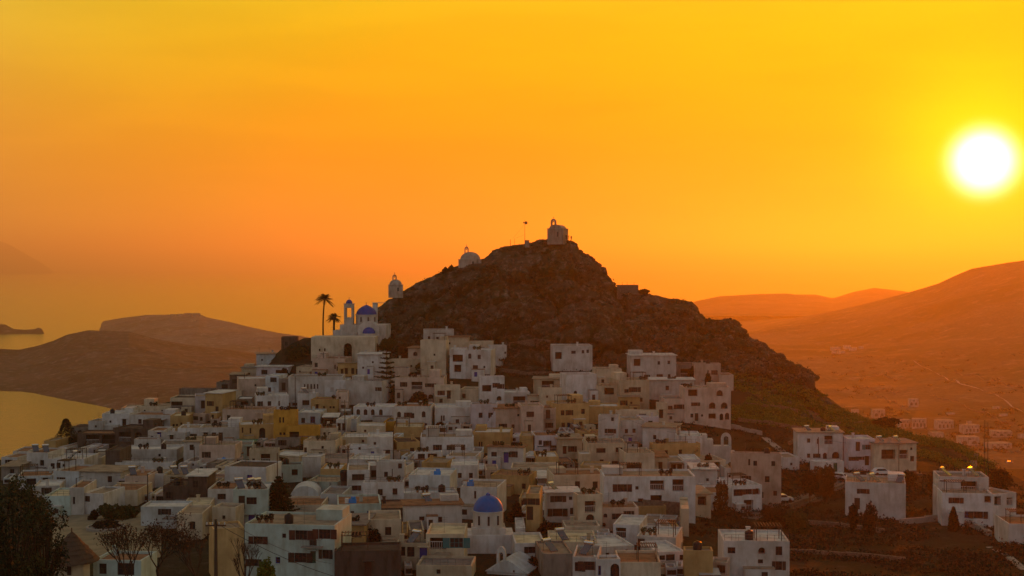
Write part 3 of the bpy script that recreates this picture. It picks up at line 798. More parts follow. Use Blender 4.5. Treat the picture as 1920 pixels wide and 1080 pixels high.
# ------------------------------------------------------------------ the houses: columns and rows of the face, colour, openings, label
for line in """
0|30|858|880|W|w50.45|low white house at the far left end of the skyline|
22|50|847|868|W|s30.40|small white house beside the leftmost skyline pole|
48|88|849|888|W|w72.50|tall pale block just left of the cypress tree|r-8
80|103|827|850|Y||small ochre hut with dark bush on its roof, left of the cypress|
87|156|861|886|W|w14.55 w30.50 s44.50|wide white house in front of the cypress with small windows|c Rw
98|146|884|914|B|w30.60|pale bluish house below the wide house by the cypress|
30|96|893|915|B|W40.50 d80.60|long low bluish house behind the foreground tree top|
144|224|886|912|W|s30.60 w75.50|flat roofed white house right of the bluish house, below stone wall|Rc e
0|34|876|898|K|w60.45|grey cement house at the left edge under the skyline|
60|110|912|930|W|w50.50|white low house behind the foreground tree crown|
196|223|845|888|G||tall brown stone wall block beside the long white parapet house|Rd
222|330|843|868|W|s20.50 s70.45|very long white house with a notched parapet|Rw d7
214|322|868|884|W||long low white terrace house under the notched parapet house|Rw
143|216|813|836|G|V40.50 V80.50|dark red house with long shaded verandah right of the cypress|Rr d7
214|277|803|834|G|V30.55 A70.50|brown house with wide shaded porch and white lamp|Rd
130|172|802|814|K||small house under dark roof peeking above the cypress|Rd
164|192|790|815|W|s50.40|white cube on the left skyline above the red verandah house|
190|242|776|806|W|s30.50 d80.60|pale house with white roof lines on the left skyline|Rw
226|262|765|780|C|s40.50|small beige house high on the left skyline ridge|
258|318|762|780|C|s20.50 s75.50|flat beige house on the left skyline by the thin mast|
243|318|778|804|W|w24.50 H72.60|grey white house with a bright tin awning|g58-92-30 tin
318|353|780|805|Y|s18.70 s36.70 s60.60|small yellow house with three square windows, right of the tin awning|Ry
318|365|746|776|C|V20.50|ochre house with dark slatted left side near the ridge|Rd
365|386|743|772|L|d70.55|narrow lilac white house between two ochre houses|
384|416|738|786|Y|w30.40 w68.60 w90.60|tall ochre orange house near the ridge with small windows|
335|412|729|746|K||long low house under a dark roof on the ridge|Rd
405|436|717|733|K|W50.50|grey house under the topmost dark terrace on the left ridge|Rd
430|458|703|733|G|w40.40 w70.40|dark three storey building on the left ridge|
412|452|732|754|C||cream block below the dark three storey building|
443|472|748|770|K|H50.55|small house with a white topped dark pergola|Rw
416|500|768|800|P|w14.50 w78.55 s92.45|wide beige house with a small stair near its left window|s
448|522|796|826|Y|t8.35 t28.40 R58.55 s96.50|pale ochre house with arched doorway and two narrow windows|
372|450|802|832|W|d16.60 d36.60 d52.60|grey white house with three dark doors in a porch|
276|306|808|834|W|a25.60 D70.40|white house with arched window and dark red door|jr
303|346|811|836|W|d40.55|plain grey white house left of the oval red plant bed|
332|373|803|830|W|w12.50 W70.60|white house with shuttered window above the white steps|
343|373|829|864|W|w50.30|tall plain white house beside the grey balcony|
250|300|824|842|W|s50.50|low white house behind the notched parapet house|
300|345|834|856|W|t40.50 s70.40|white house with thin railing on its roof|
372|440|835|872|P|w20.50|beige house with one dark window above the blue canopy|Rc
430|472|835|860|T|d90.50|greenish white house under a long green awning|
466|522|843|876|C|H55.55 s15.60|cream house with shaded porch left of the black hedge|Rc
515|560|823|838|K|w30.50|grey house behind the black hedge|
480|516|664|686|B|s30.50|bluish cube with roof railing on the upper left skyline|
527|558|632|682|G|w30.25 w80.30|dark stone building at the left end of the church terrace|Y402 d5
480|540|688|708|L|W25.50 W70.50|lilac house with dark porches on the upper left slope|
497|522|705|742|B|W60.20 w30.70|bluish white house with dark top window near the upper skyline|
522|545|710|740|K|d40.50|grey shaded house behind the upper left pole|
452|500|690|712|C|s30.50|beige house under the bluish cube on the skyline|
446|500|710|742|P|s60.40|old pinkish house on the upper left slope|
555|588|688|706|C|s20.50|small cream house right of the round bush|
585|646|672|704|P|w12.40 t70.50 w85.60|pale pink house with ornate facade below the church wall|
633|673|681|704|Y|d20.70x70 d40.65x80 d52.65x80 d70.65x80 d92.70x70|ochre house with five tall narrow windows in a row|jw
670|722|665|706|W|s55.35 s20.60|white house between the five window ochre house and the araucaria|
540|642|706|748|W|t30.45 t36.45 t42.45 t48.45 t54.45 w72.45|long white house with a row of narrow windows|Rg
608|652|713|746|W|w32.55|white cube with one window at the end of the row of narrow windows|
648|716|714|758|W|w90.35x80|big blank white block left of the araucaria trunk|p0.5
480|541|742|772|W|w8.50 t18.50 w40.50 t70.50|white house with a tidy row of small shutters|
557|592|738|767|W|W45.60|white house with one wide brown shuttered window|
582|632|749|774|Y|d24.60x70 s50.60 s74.60 s86.60|yellow ochre house with four small openings|Rr
630|652|736|770|P|s30.30 N60.80|narrow pinkish white house left of the blank white block|
662|738|763|786|W|a12.45 a30.45 a48.45 a68.45|white house with four arched windows in a row|Rw jr
512|556|770|826|O|t28.32 t42.32 s30.78 s46.78|bright orange ochre house, the most vivid wall of the village|Rg
555|600|774|801|B|w28.55 b68.50x130|bluish house with a blue painted window|
535|598|799|828|O|V25.60x70|low orange ochre house under the bluish house|
606|632|783|804|G|H40.50 H80.50|dark pergola house right of the blue painted window|
630|650|787|815|W|d25.50x80 d70.50x80|narrow white house with two dark doors beside the pole|
650|668|786|806|B||small block with a plain blue painted wall|
668|722|799|818|C|s30.50|long ochre grey terrace wall house under the four arched windows|
719|739|791|806|O||small terracotta block right of the four arched windows|
594|632|803|822|C|s36.55 s60.55|cream house with two tiny windows under the dark pergola|
478|513|775|800|P|N25.55 s55.50|pink house left of the vivid orange ochre house|
740|768|690|708|P||small pink wall house right of the araucaria top|
722|792|674|706|C|s70.40|long pale terrace house directly behind the araucaria|Y376 d4
700|745|706|762|P|s85.30|old beige house hidden behind the araucaria trunk|Y362 d4
794|851|618|642|W|w18.65x80 w46.70x80|topmost white cube of the village at the foot of the rocks|p0.15 d6 r4
788|836|638|706|C|s55.40|tall cream wall block under the topmost white cube|d5
765|792|653|688|P|A50.30x60|small house with one half round window below the topmost cube|Rr e
834|878|632|662|C|s20.40|cream upper house right of the topmost cube|d5
876|924|640|664|C||cream back house under the rocks, behind the arched window house|d4
843|873|655|708|W|V50.32x90 H50.68|house with dark red verandah and a white balustrade balcony|jr
872|920|656|710|W|a18.22 w55.25 W40.60x80 s75.60 N90.90x80|white house with arched window over stacked small windows|
918|950|648|682|W|w12.50x80 s92.40|white wing reaching right under the rocks|r6
740|832|708|752|P|w18.30 V45.35x90 N70.33 N80.33 A73.82x60|long pinkish house with pergola terrace and three small windows|
815|863|723|758|C|w25.40 d55.50|cream house with shuttered window and double door|
862|904|730|756|C|w18.50|cream house with a single window, centre of the upper slope|
900|946|706|762|W|V28.40x75 w66.30 w84.34 A78.74x60|white house with tall dark verandah and arched niche|
944|994|736|762|W|V60.60|flat topped white house with dark wide porch|Rw
990|1018|742|766|C|T45.55x70|cream house with double shutters, by the bare tree|
738|808|762|802|W|a14.40 w38.42 w50.45 a80.38 s14.90 s37.88 s52.88 s86.86|white house with two arched windows and five small lower windows|
815|886|764|798|W|t18.60 t24.60|large grey white blank house behind the rusty shrub|Rw
882|932|758|808|L|w38.42 w82.42 N50.84 s80.80|pinkish lilac house with two upper windows and outer stair|s
928|978|766|810|P|s88.30 w30.78x110 w68.78x80|beige house with a sloping stair wall|
978|1019|761|815|P|W40.30|plain beige block with a single wide window|
838|864|797|810|W|N25.55x80 s65.50|tiny white hut with two dark windows on a terrace|
738|792|801|817|Y||yellow terrace wall house under the two arched windows house|Ry
788|888|820|852|W|w32.62 w57.62x90 w80.62|long white house with three evenly spaced square windows|Rc
744|787|829|853|Y|w66.70|ochre house with one red framed window|jr Rd
886|957|811|848|Y|t18.62x85 t24.62x85 t55.60 t62.60 t68.60 t74.60|yellow house with four slender windows at its right end|
914|981|839|878|W|N18.36 N28.36 D52.50 w72.34 w82.34|white house with a blue door between paired windows|jw
974|1000|818|852|Y||narrow bright yellow house behind the blue door house|
776|828|848|872|W|W26.35x80 H66.40|white house with wide window and dark porch, above ochre wall|
790|838|868|888|Y||ochre wall house with plants behind the blue roof sheet|
836|892|856|876|W||low white wall house in front of the three square windows|
845|896|873|912|W|w33.50x80 w74.50x80|small white house with two neat square windows|Rw
766|843|892|942|B|s92.70|large blank bluish white block with clutter on its roof|Rw
719|755|878|906|W|w16.42|white house with one dark window left of the cluttered roof block|
920|992|892|925|Y|w86.60x80|ochre yellow house with one pale shutter|Rr
1037|1111|648|690|W|H14.45 W52.30x70 w76.28x80 w88.26x80|lone white house standing on the slope under the rocks|r3
1000|1052|711|740|C|V52.38|cream house with dark verandah under the slope scrub|e
1062|1119|702|762|W|a30.60 W14.84x80|big blank white block with one arched window low down|p0.5
1014|1054|728|768|C|s30.40|cream block right of the bare tree|
1118|1166|692|722|C|d80.60|cream house with broken wall line near the palms|
1118|1166|724|764|C|V50.25x80 s20.84 s75.84|orange beige house with a long porch, centre right|
1163|1218|713|766|C|T50.34 N22.38 w32.70 T60.70x80|cream house with lilac shutters in two rows|
1041|1105|757|802|Y|w22.38 w42.38 w82.34 w24.90 b40.90|ochre yellow house with three upper windows, centre of the village|
1018|1042|766|806|P|B40.25 w50.80|narrow pale house with balcony beside the central ochre house|
1104|1162|762|792|Y||yellow cream terrace house right of the central ochre house|
1154|1234|770|798|C|w64.35x80 s40.50|long cream house with one square window below the yellow terrace|Rc
1183|1268|667|716|W|H14.26 w62.28x80 w84.26x80 w36.80x80 W64.80 w85.78x80|tall white two storey house highest on the right|e r2 Rw
1268|1306|683|716|K|V50.50|dark planted pergola court beside the highest right house|Rd
1302|1352|682|726|P|W76.38|pink white house with violet window at the top right|c
1349|1376|703|730|P||plain pinkish wall block at the right end of the upper row|
1218|1302|713|752|W|w40.38 H78.35|white house with long bright roof edge under the highest house|e Rw
1160|1200|745|772|Y|w25.40 s60.40|small yellow house with dark doors right of centre|
1284|1371|727|798|P|V18.14x75 A76.15x75 T24.44x70 A60.48x80 A86.48x80 w16.74x80 d26.78x90 s38.74 V60.76x60 R80.78x70 a92.76x120|large house with stacked arches and white balustrade terrace|r2 Y334
1246|1286|748|788|P|T72.38x90 N28.42|small pinkish house left of the arched terrace house|
1232|1252|756|790|C|d40.60|narrow cream house with plants right of the upper white rows|
1205|1269|802|846|W|w36.42x80|white cube with one small window on the right of the centre|Rc e
1153|1208|788|830|W|w40.50x80 w66.48x80 T10.85x60|white house with two small windows beside the middle pole|
1122|1160|779|832|W|T60.56x80 w70.14x70|white house with slender shutters left of the middle pole|
1196|1236|782|808|L|W60.40x60|lilac house with small dark awning|
1270|1317|818|862|W||low white chapel nave left of the belfry|Rw d9
1225|1314|832|864|Y|w28.52x80 w58.50x80|yellow house with two square windows and outer stair|s
1372|1466|851|944|P|t36.18 w48.20x80 w84.20x80 w30.52 w72.52 w88.80x80 w60.84|tall old beige building at the right edge of the village|Rr r-6
1250|1284|866|892|W|d40.60 d74.60|white house with two doors under a thin awning|g20-90-10
1282|1314|862|886|W|N50.60x80|white house with small dark window under the outer stair|
1314|1362|864|890|C|V50.30|cream terrace house with a yellow awning|
1360|1427|878|910|W|a14.50x60 V44.55x80 w78.50 w92.40x60|white house with dark verandah under the old beige building|
1374|1430|911|958|W|W20.28 r56.26x80 A84.26x60 H55.80 d72.80|white villa with red shutters and a small arch|p0.4
1300|1346|881|930|W|w10.85x90 s60.40|white block right of the large building with verandahs|
1330|1364|925|958|W|o30.60 w70.60x70|small white house with a round window|
1306|1334|928|968|C|H40.30x80 d40.80|narrow house with brown verandah below the white block|
1133|1305|894|972|W|r20.28 s36.28 w40.62 V58.22x75 H81.22 H57.60 w3.90x60|largest white building, three brown verandahs at its right|Rc r1 d8
1180|1250|950|972|Y||pale yellow low extension in front of the largest white building|d2.5 Y222
1003|1046|817|854|L|w24.36x80 w54.40x90 H84.70x80|lilac house set back under a dark lane roof|
1046|1092|824|858|C|d28.60x80 w60.55|cream house with slender door and projecting roof|e
1090|1106|828|850|W|d30.55|white house end with tall dark door|
1102|1176|831|876|C|M34.32x70 W80.30x80 N36.76x70 N72.82x60|cream house with triple window and large dark window|
1085|1108|852|884|C|q70.50x50|cream house with a small blue shutter|
1174|1228|850|892|C|V24.68 s54.40|beige house with deep brown porch|
1226|1252|858|892|C|d50.50x80|beige house end left of the awning doors|
958|1046|878|898|C|s55.50|long low cream wall house right of the blue door house|Rc
1006|1048|857|878|Y||ochre yellow terrace wall house right of the blue door house|
1008|1045|898|920|K||shed with a slanting tin roof|Rw e
1038|1136|891|938|C|w46.40 w80.42|wide cream house with two windows, left of the largest building|
1088|1140|874|896|Y|s70.60|low ochre yellow house with a round white roof hut|
1025|1086|925|978|W|T36.22x80 s74.20 T34.70 w80.66x90|white three level house with orange shutter and terrace|e Rw
1084|1130|928|995|C|H50.35x90 R50.78|cream house with a large pointed archway|
986|1012|927|994|Y|d28.55 b70.58 T40.22x80|narrow yellow house with a violet blue door|
1122|1198|953|994|P|o18.36 o14.78 T52.40x70 w76.30x80|beige house with two oval windows|
1420|1445|918|944|P|d50.50|low annex at the foot of the tall beige building|
420|498|876|918|W|D60.62|white cube with dark flat roof and a blue door|Rd p0.2 r-10
436|502|919|990|T|d24.34 W52.30x90 D24.85 D52.85 D74.85|tall greenish white house with three blue doors at street level|
388|440|918|954|W|W50.40x80|grey white house left of the tall greenish house|
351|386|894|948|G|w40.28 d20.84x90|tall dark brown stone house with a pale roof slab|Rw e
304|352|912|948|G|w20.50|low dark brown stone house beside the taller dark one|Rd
274|306|889|912|W|w34.36x70 W34.72x60|small white house with black tank on its roof|
232|276|893|920|P|s50.50|pink beige house near the bright solar panel|
305|352|892|912|C|V50.50x70|cream house with shaded gallery below the white terraces|Rc
262|345|951|984|B|N54.30|bluish white low house above the roundabout|Rw
195|256|920|948|C||beige flat roof house behind the reed hedge|Rr
128|156|915|964|W|t30.50|white house behind the tall pole left of the plaza|
80|130|931|966|T||pale turquoise wall house left of the plaza|Ry
152|192|926|962|W|w15.30x80 d20.60|white house with small stacked balconies left of the plaza|
340|392|948|970|C|s40.50|yellowish terrace house with plants above the bare tree|Ry
396|440|952|1000|C|s50.40|old cream house behind the bare tree twigs|
330|378|964|1010|C|w60.50|beige house hidden by the bare tree|
565|601|857|892|W||plain white cube above the dark pole|Rw
518|566|872|902|T|w14.70 H70.50x60|turquoise white house under a dark shed roof|Rd
568|628|827|858|C|d4.60x60 s60.40|cream house with an ochre left corner|
596|652|861|884|P|s30.40|pink beige house with stepped terraces|
600|640|880|900|Y||ochre terrace block behind the dark tower|
500|560|855|872|C|V50.50x60|cream house with long pale roof right of the hedge|Rw
655|692|836|862|W|s50.15|white cube with a tiny top window|
688|736|820|860|W|s30.30 W76.72x80|white house with one wide low window|
640|690|820|836|C|s80.50|cream house behind the tiny top window cube|
650|692|882|935|W|M50.26x80 T34.64x70|white house with barred wide window right of the dark tower|
692|712|874|900|K|H50.60x70|house with rusty balcony rail, centre left|
705|758|866|908|W|w34.58x80 w84.20x80|white house with two mismatched windows|
652|712|862|884|W|T50.70x50|white terrace house with grey roof, centre left|
680|757|905|958|W|w42.36x90 w78.34x90|grey white house with two dark square windows|
572|632|904|932|T||turquoise terrace house right of the white dome roof|Rc
600|642|927|955|B|s30.40|bluish house between white dome roof and dark roof house|
632|714|946|988|T|s34.40 D74.56x80|turquoise white house with brown flat roof and blue door|Rr
500|602|948|972|C||tan roofed house right of the lower araucaria|Rr
457|626|985|1082|T|r15.32x80 s44.22 r63.20 B76.26x90 r89.17 N10.76 b37.70x70 T62.64 g76.62x80 w90.56|large turquoise white two storey house with brown shutters and balcony|r-7 Rc d9
398|456|992|1082|Y||ochre gable side wall beside the large turquoise house|r18 d5 Rc
625|682|986|1030|Y|w40.36x80 T70.40x60|old ochre house left of the big black tree|
626|752|1034|1084|G|d50.70x90|dark unlit wall building at the bottom left of centre|Rd
748|858|925|952|W||long white terrace house above the golden solar panel|Rw
758|866|948|990|W|N30.60x70 s37.58 w62.66x70|white house with tan front and golden solar panel on top|Rr
712|770|954|980|G|w34.60 W80.60x70|brown stone house behind the lamp|Rr
742|802|1020|1066|C|w18.34 w46.36x110 D88.50|yellowish house with a violet door near the bottom|Rg
798|870|1003|1062|C|V32.30x70 q80.28|cream house with brown verandah and teal shutters|Ry
690|752|975|1020|C|w60.50|cream house under messy roofs right of the black tree|Rc
863|932|914|968|W|t40.28|white house behind the blue dome|Rc
780|884|1062|1086|C|s40.50|pale yellow terrace house at the bottom edge|
966|1022|1020|1056|W|T58.36x70|small white house with bright tan roof right of the blue dome|Ry
1018|1074|1040|1084|K||grey wall house behind the dark bush at the bottom|
1074|1122|1046|1084|W|w22.50 T64.44x90|white house with porch at the bottom right of centre|
1118|1164|1050|1086|W|t15.60 a80.62x130|white house with a bright blue arched window|jb
1030|1120|1018|1042|C||long tan roofed house with the white tilted panel|Ry
1118|1190|1026|1052|W|s30.60 w60.60x80 t80.60|lilac white courtyard house with a thin antenna|
1194|1268|1008|1042|W|d12.50 w30.75x80|white house with wide pale roof below the brown wall|Rw
1150|1200|985|1018|W|H30.50x80|white house with a tin roof and white lamp|Rw
1060|1126|988|1006|C||flat long cream house at the foot of the archway|Rc
1236|1286|1036|1066|W|N14.36x70 W44.36x70 w86.40x60|white house with three dark openings near the bottom|
1284|1338|1034|1084|Y||big blank ochre wall at the bottom right of centre|Rc r-4
1160|1240|1056|1086|C||tan roofed terrace house at the bottom edge|Rr
1358|1482|1016|1086|W|N12.26x90 A58.26x45 w84.26 w84.66 N56.55x60|large white house alone at the bottom right with fan shaped window|r-3 Rw d8
1334|1366|1056|1086|P|H60.30x60|small pinkish annex left of the large bottom right house|
1497|1582|812|874|W|w24.24x80 t44.26 H68.22 w24.70x80 w42.70x80 a60.70 A84.68x80|white two storey house with roof pergola, first of the right group|r-4 e
1530|1584|866|892|W|g70.40|garage block below the first house of the right group|d3
1592|1642|824|882|L|d36.24 q76.26x80 T20.64x70 T44.62x60 d70.70 a96.60|lilac white house with violet shutter, middle of the right group|
1640|1720|832|884|C|V34.40 s88.20 H70.40 w90.56|cream house with colonnade, last of the right group|r4
1586|1700|906|972|W|T30.26x70 d20.62 s8.75|big white cube house alone below the road|r-14 Rc d9
1763|1856|895|932|W|d6.50 V60.50x90|upper storey of the white villa at the right edge|d7 r-8 Y244
1768|1864|926|980|W|T28.26x80 H90.20x60 b50.75 T72.75|white villa with long verandah at the right edge|r-8 Y238 d10
1858|1908|926|992|W|H30.20x80 H75.25x70 b40.70 w70.70|right wing of the villa with balconies|r24 Y240 d6
1894|1960|984|1026|W|a60.40|white house corner cut by the right edge|
1470|1500|858|884|W|s50.50|low white annex left of the right group|
""".strip().splitlines():
    p = line.split('|')
    sp = ' '.join(t[0] + t[1:].replace('.', '') if '.' in t else t for t in p[5].split())
    # openings are written as type + column percent . row percent
    sp = []
    for t in p[5].split():
        code = t[0]; rest = t[1:].split('x'); a = rest[0].split('.')
        if len(a) != 2: continue
        sp.append(code + a[0] + a[1].zfill(2) + ('x' + rest[1] if len(rest) > 1 else ''))
    H_(int(p[0]), int(p[1]), int(p[2]), int(p[3]), p[4], ' '.join(sp), p[6], p[7] if len(p) > 7 else "")

# fill the remaining seams of the village with small houses
NAMED = {'W': 'white', 'C': 'cream', 'P': 'beige', 'B': 'bluish white', 'Y': 'ochre', 'K': 'grey cement', 'L': 'lilac white', 'T': 'greenish white', 'G': 'dark brown', 'O': 'orange'}
_cov = np.zeros((1100, 1700), bool)
for h in HOUSES: _cov[max(0, h[2] - 9):h[3], max(0, h[0]):h[1]] = True
_top = lambda x: np.interp(x, [0, 200, 300, 400, 500, 560, 700, 760, 830, 940, 1000, 1118, 1376, 1380, 1460], [872, 800, 782, 752, 702, 706, 700, 706, 722, 735, 760, 735, 750, 862, 940])
_bad = [(60, 945, 300, 1100), (0, 905, 70, 1100), (1262, 780, 1700, 866), (1330, 955, 1700, 1100), (1282, 955, 1340, 1030), (862, 900, 968, 1100), (985, 970, 1060, 1030), (660, 978, 730, 1036), (632, 870, 655, 940), (960, 1036, 1060, 1100), (700, 640, 795, 770), (520, 640, 590, 690), (545, 905, 600, 950), (880, 640, 1035, 735), (500, 900, 545, 990), (525, 830, 592, 866), (1450, 0, 1700, 1100), (440, 1020, 700, 1100), (1428, 850, 1480, 1000), (640, 640, 670, 690), (300, 985, 460, 1100)]
_fr = random.Random(5); _fill = []; _used = set()
for _ in range(24000):
    w = _fr.randint(12, 30); hgt = _fr.randint(8, 16); x = _fr.randint(4, 1440); yb = _fr.randint(700, 1078)
    if yb - hgt < _top(x) or yb - hgt < _top(x + w): continue
    if any(x < b[2] and x + w > b[0] and yb - hgt < b[3] and yb > b[1] for b in _bad): continue
    reg = _cov[yb - hgt - 4:yb, x:x + w]
    if reg.mean() > .52: continue
    sc_ = 1 + (yb - 750) / 600; cc_ = _fr.choice('WWWCCPPBKYL')
    # the nearest named neighbour gives the label
    nb = sorted(HOUSES, key=lambda h: abs((h[0] + h[1]) / 2 - x - w / 2) + 1.6 * abs((h[2] + h[3]) / 2 - yb + hgt / 2))
    for h in nb[:9]:
        if (len(h[6].split()) > 9): continue
        rel = 'left of' if x + w / 2 < h[0] else 'right of' if x + w / 2 > h[1] else 'just above' if yb < (h[2] + h[3]) / 2 else 'just below'
        lb = 'small ' + NAMED[cc_] + ' house ' + rel + ' the ' + h[6]
        if len(lb.split()) <= 16 and lb not in _used and (rel, h[6]) not in _used: break
    else: continue
    _used.add(lb); _used.add((rel, h[6])); _cov[yb - hgt - 9:yb, x:x + w] = True
    sp = ' '.join(_fr.choice(('w', 'w', 's', 'd', 'N', 'W')) + '%d%02dx80' % (u, _fr.choice((40, 50, 60))) for u in ((25, 70) if w > 24 else (50,)) if _fr.random() < .8)
    _fill.append((x, x + w, yb - hgt, yb, cc_, sp, lb, ""))
print("fillers", len(_fill)); HOUSES += _fill

# depth of every house: up to the next one behind it
AUTO_D = {}
_hy = []
for h in HOUSES:
    yo = [float(t[1:]) for t in h[7].split() if t[0] == 'Y' and len(t) > 1]
    _hy.append(yo[0] if yo else hit_Y((h[0] + h[1]) / 2, h[3]))
for i, h in enumerate(HOUSES):
    best = 7.5 + (hash_ := (h[0] * 7 + h[3] * 13) % 10) * 0.15
    for j, k in enumerate(HOUSES):
        if j != i and min(h[1], k[1]) - max(h[0], k[0]) > 3 and _hy[j] > _hy[i] + 0.5:
            # only houses that stand low enough to be cut by this one
            best = min(best, _hy[j] - _hy[i] - 0.25)
    AUTO_D[(h[0], h[1], h[2], h[3])] = max(2.6, best)
for h in HOUSES: house(*h)

# ------------------------------------------------------------------ churches and chapels
def part(g, name, mats, root, smooth=False): return g.obj(name, mats, root, smooth=smooth)


def thing(name, label, cat, loc, rz=0, group=None):
    o = bpy.data.objects.new(name, None); COL.objects.link(o); o.empty_display_size = .1
    o.location = loc; o.rotation_euler = (0, 0, rz); tag(o, label, cat, group); return o


def cross(root, x, y, z, h=.8):
    g = G(); g.box(x - .04, x + .04, y - .04, y + .04, z, z + h); g.box(x - h * .3, x - .041, y - .035, y + .035, z + h * .6, z + h * .7); g.box(x + .041, x + h * .3, y - .035, y + .035, z + h * .6, z + h * .7)
    part(g, "cross", M_RAIL, root)


def dome_prof(r, h, n=9, point=0.0):
    pr = []
    for i in range(n + 1):
        t = math.pi / 2 * i / n
        pr.append((max(.001, r * math.cos(t)), h * math.sin(t) + point * (i / n) ** 3))
    return pr


def belfry(root, x, y, z, w, h, th=.45, mat=None):
    """An open arch with a hanging bell."""
    mat = mat or WALLS['W']; g = G(); n = 8; r = w * .24; s = h * .55
    g.box(x - w / 2, x - r, y - th / 2, y + th / 2, z, z + s); g.box(x + r, x + w / 2, y - th / 2, y + th / 2, z, z + s)
    for i in range(n):
        a, b = math.pi * i / n, math.pi * (i + 1) / n
        for yy, fl in ((y - th / 2, 0), (y + th / 2, 1)):
            g.poly([(x + r * math.cos(a), yy, z + s + r * math.sin(a)), (x + w / 2 * math.cos(a), yy, z + s + (h - s) * math.sin(a)),
                    (x + w / 2 * math.cos(b), yy, z + s + (h - s) * math.sin(b)), (x + r * math.cos(b), yy, z + s + r * math.sin(b))])
        for rr, q in ((r, r), (w / 2, h - s)):
            g.poly([(x + rr * math.cos(a), y - th / 2, z + s + q * math.sin(a)), (x + rr * math.cos(b), y - th / 2, z + s + q * math.sin(b)),
                    (x + rr * math.cos(b), y + th / 2, z + s + q * math.sin(b)), (x + rr * math.cos(a), y + th / 2, z + s + q * math.sin(a))])
    part(g, "belfry", mat, root)
    b = G(); b.lathe([(.02, s + r * .7), (r * .35, s + r * .5), (r * .45, s), (r * .62, s - r * .35)], x, y, 8)
    for i, v in enumerate(b.v): b.v[i] = (v[0], v[1], v[2] + z)
    part(b, "bell", M_RAIL, root)


WALLS['K2'] = plaster('old_weathered_limewash', (0.50, 0.42, 0.35), 0.45)
WALLS['W2'] = plaster('church_limewash', (0.62, 0.58, 0.54), 0.25)
# great church under the rocks
K = 398 / F
r = thing("church", "white church with dark blue domes and bell tower beside the palms", "church", ray_at(680, 640, 398), math.radians(-4))
g = G(); W2 = 2.9
front_wall(g, 13.0, -9, 4.6, [(2.2, 2.9, 1.6, 3.0, .2, True), (-1.6, -1.1, 1.4, 2.6, .2, True), (-4.4, -4.1, .6, 1.6, .2, False), (-5.6, -5.3, .6, 1.6, .2, False)])
g.poly([(6.5, 0, -9), (6.5, 9, -9), (6.5, 9, 4.6), (6.5, 0, 4.6)]); g.poly([(-6.5, 9, -9), (-6.5, 0, -9), (-6.5, 0, 4.6), (-6.5, 9, 4.6)]); g.poly([(6.5, 9, -9), (-6.5, 9, -9), (-6.5, 9, 4.6), (6.5, 9, 4.6)]); g.poly([(-6.5, 0, 4.6), (6.5, 0, 4.6), (6.5, 9, 4.6), (-6.5, 9, 4.6)])
g.box(-8.6, -6.503, 1, 6, -9, 3.0); g.box(-10.2, -8.603, 1.5, 6, -9, 1.4)
part(g, "wall", WALLS['W2'], r)
g = G(); g.lathe([(W2 + .1, 4.6), (W2 + .1, 7.1), (W2 + .3, 7.15), (W2 + .3, 7.35), (W2, 7.4)], .3, 4.2, 20); part(g, "drum", WALLS['W2'], r)
g = G(); g.lathe([(a, 7.4 + b) for a, b in dome_prof(W2, 2.2, 9, .55)], .3, 4.2, 22); part(g, "dome", M_NAVYDOME, r, True); cross(r, .3, 4.2, 10.05)
g = G()
for a in (-110, -70, -30):
    cx, cy = .3 + 3.0 * math.cos(math.radians(a)), 4.2 + 3.0 * math.sin(math.radians(a)); g.box(cx - .22, cx + .22, cy - .08, cy + .08, 5.4, 6.7)
part(g, "window", M_GLASS, r)
g = G()   # arched gable vault in front of the dome
n = 10
for i in range(n):
    a, b = math.pi * i / n, math.pi * (i + 1) / n
    for R0, R1 in ((0, 3.0),):
        g.poly([(1.8 + R1 * math.cos(a), -.9, 3.4 + 2.2 * math.sin(a)), (1.8 + R1 * math.cos(a), 2.0, 3.4 + 2.2 * math.sin(a)), (1.8 + R1 * math.cos(b), 2.0, 3.4 + 2.2 * math.sin(b)), (1.8 + R1 * math.cos(b), -.9, 3.4 + 2.2 * math.sin(b))])
        g.poly([(1.8, -.9, 3.4), (1.8 + R1 * math.cos(a), -.9, 3.4 + 2.2 * math.sin(a)), (1.8 + R1 * math.cos(b), -.9, 3.4 + 2.2 * math.sin(b))])
g.box(-1.2, 4.8, -.9, -.003, -9, 3.4); part(g, "vault", WALLS['W2'], r)
g = G(); g.lathe([(1.75, -9), (1.75, 2.3)], 1.9, -1.0, 14, 0, math.pi, 2 * math.pi); part(g, "apse", WALLS['W2'], r)
g = G(); g.lathe([(a, 2.3 + b) for a, b in dome_prof(1.8, 1.7)], 1.9, -1.0, 16, 0, math.pi, 2 * math.pi); part(g, "apse_dome", M_NAVYDOME, r, True)
tw = G()   # bell tower with tall openings
tx, ty, hw = -4.3, 2.5, 1.25
tw.box(tx - hw, tx + hw, ty - hw, ty + hw, 3.5, 6.6)
for sx in (-1, 1):
    for sy in (-1, 1): tw.box(tx + sx * hw - (.42 if sx > 0 else 0), tx + sx * hw + (.42 if sx < 0 else 0), ty + sy * hw - (.42 if sy > 0 else 0), ty + sy * hw + (.42 if sy < 0 else 0), 6.603, 9.3)
tw.box(tx - hw, tx + hw, ty - hw, ty + hw, 9.303, 10.3); tw.box(tx - hw - .15, tx + hw + .15, ty - hw - .15, ty + hw + .15, 10.303, 10.5)
part(tw, "bell_tower", WALLS['W2'], r)
g = G(); g.lathe([(a + .0, 10.5 + b) for a, b in dome_prof(.95, 1.15)], tx, ty, 14); part(g, "tower_dome", M_NAVYDOME, r, True); cross(r, tx, ty, 11.6, .7)

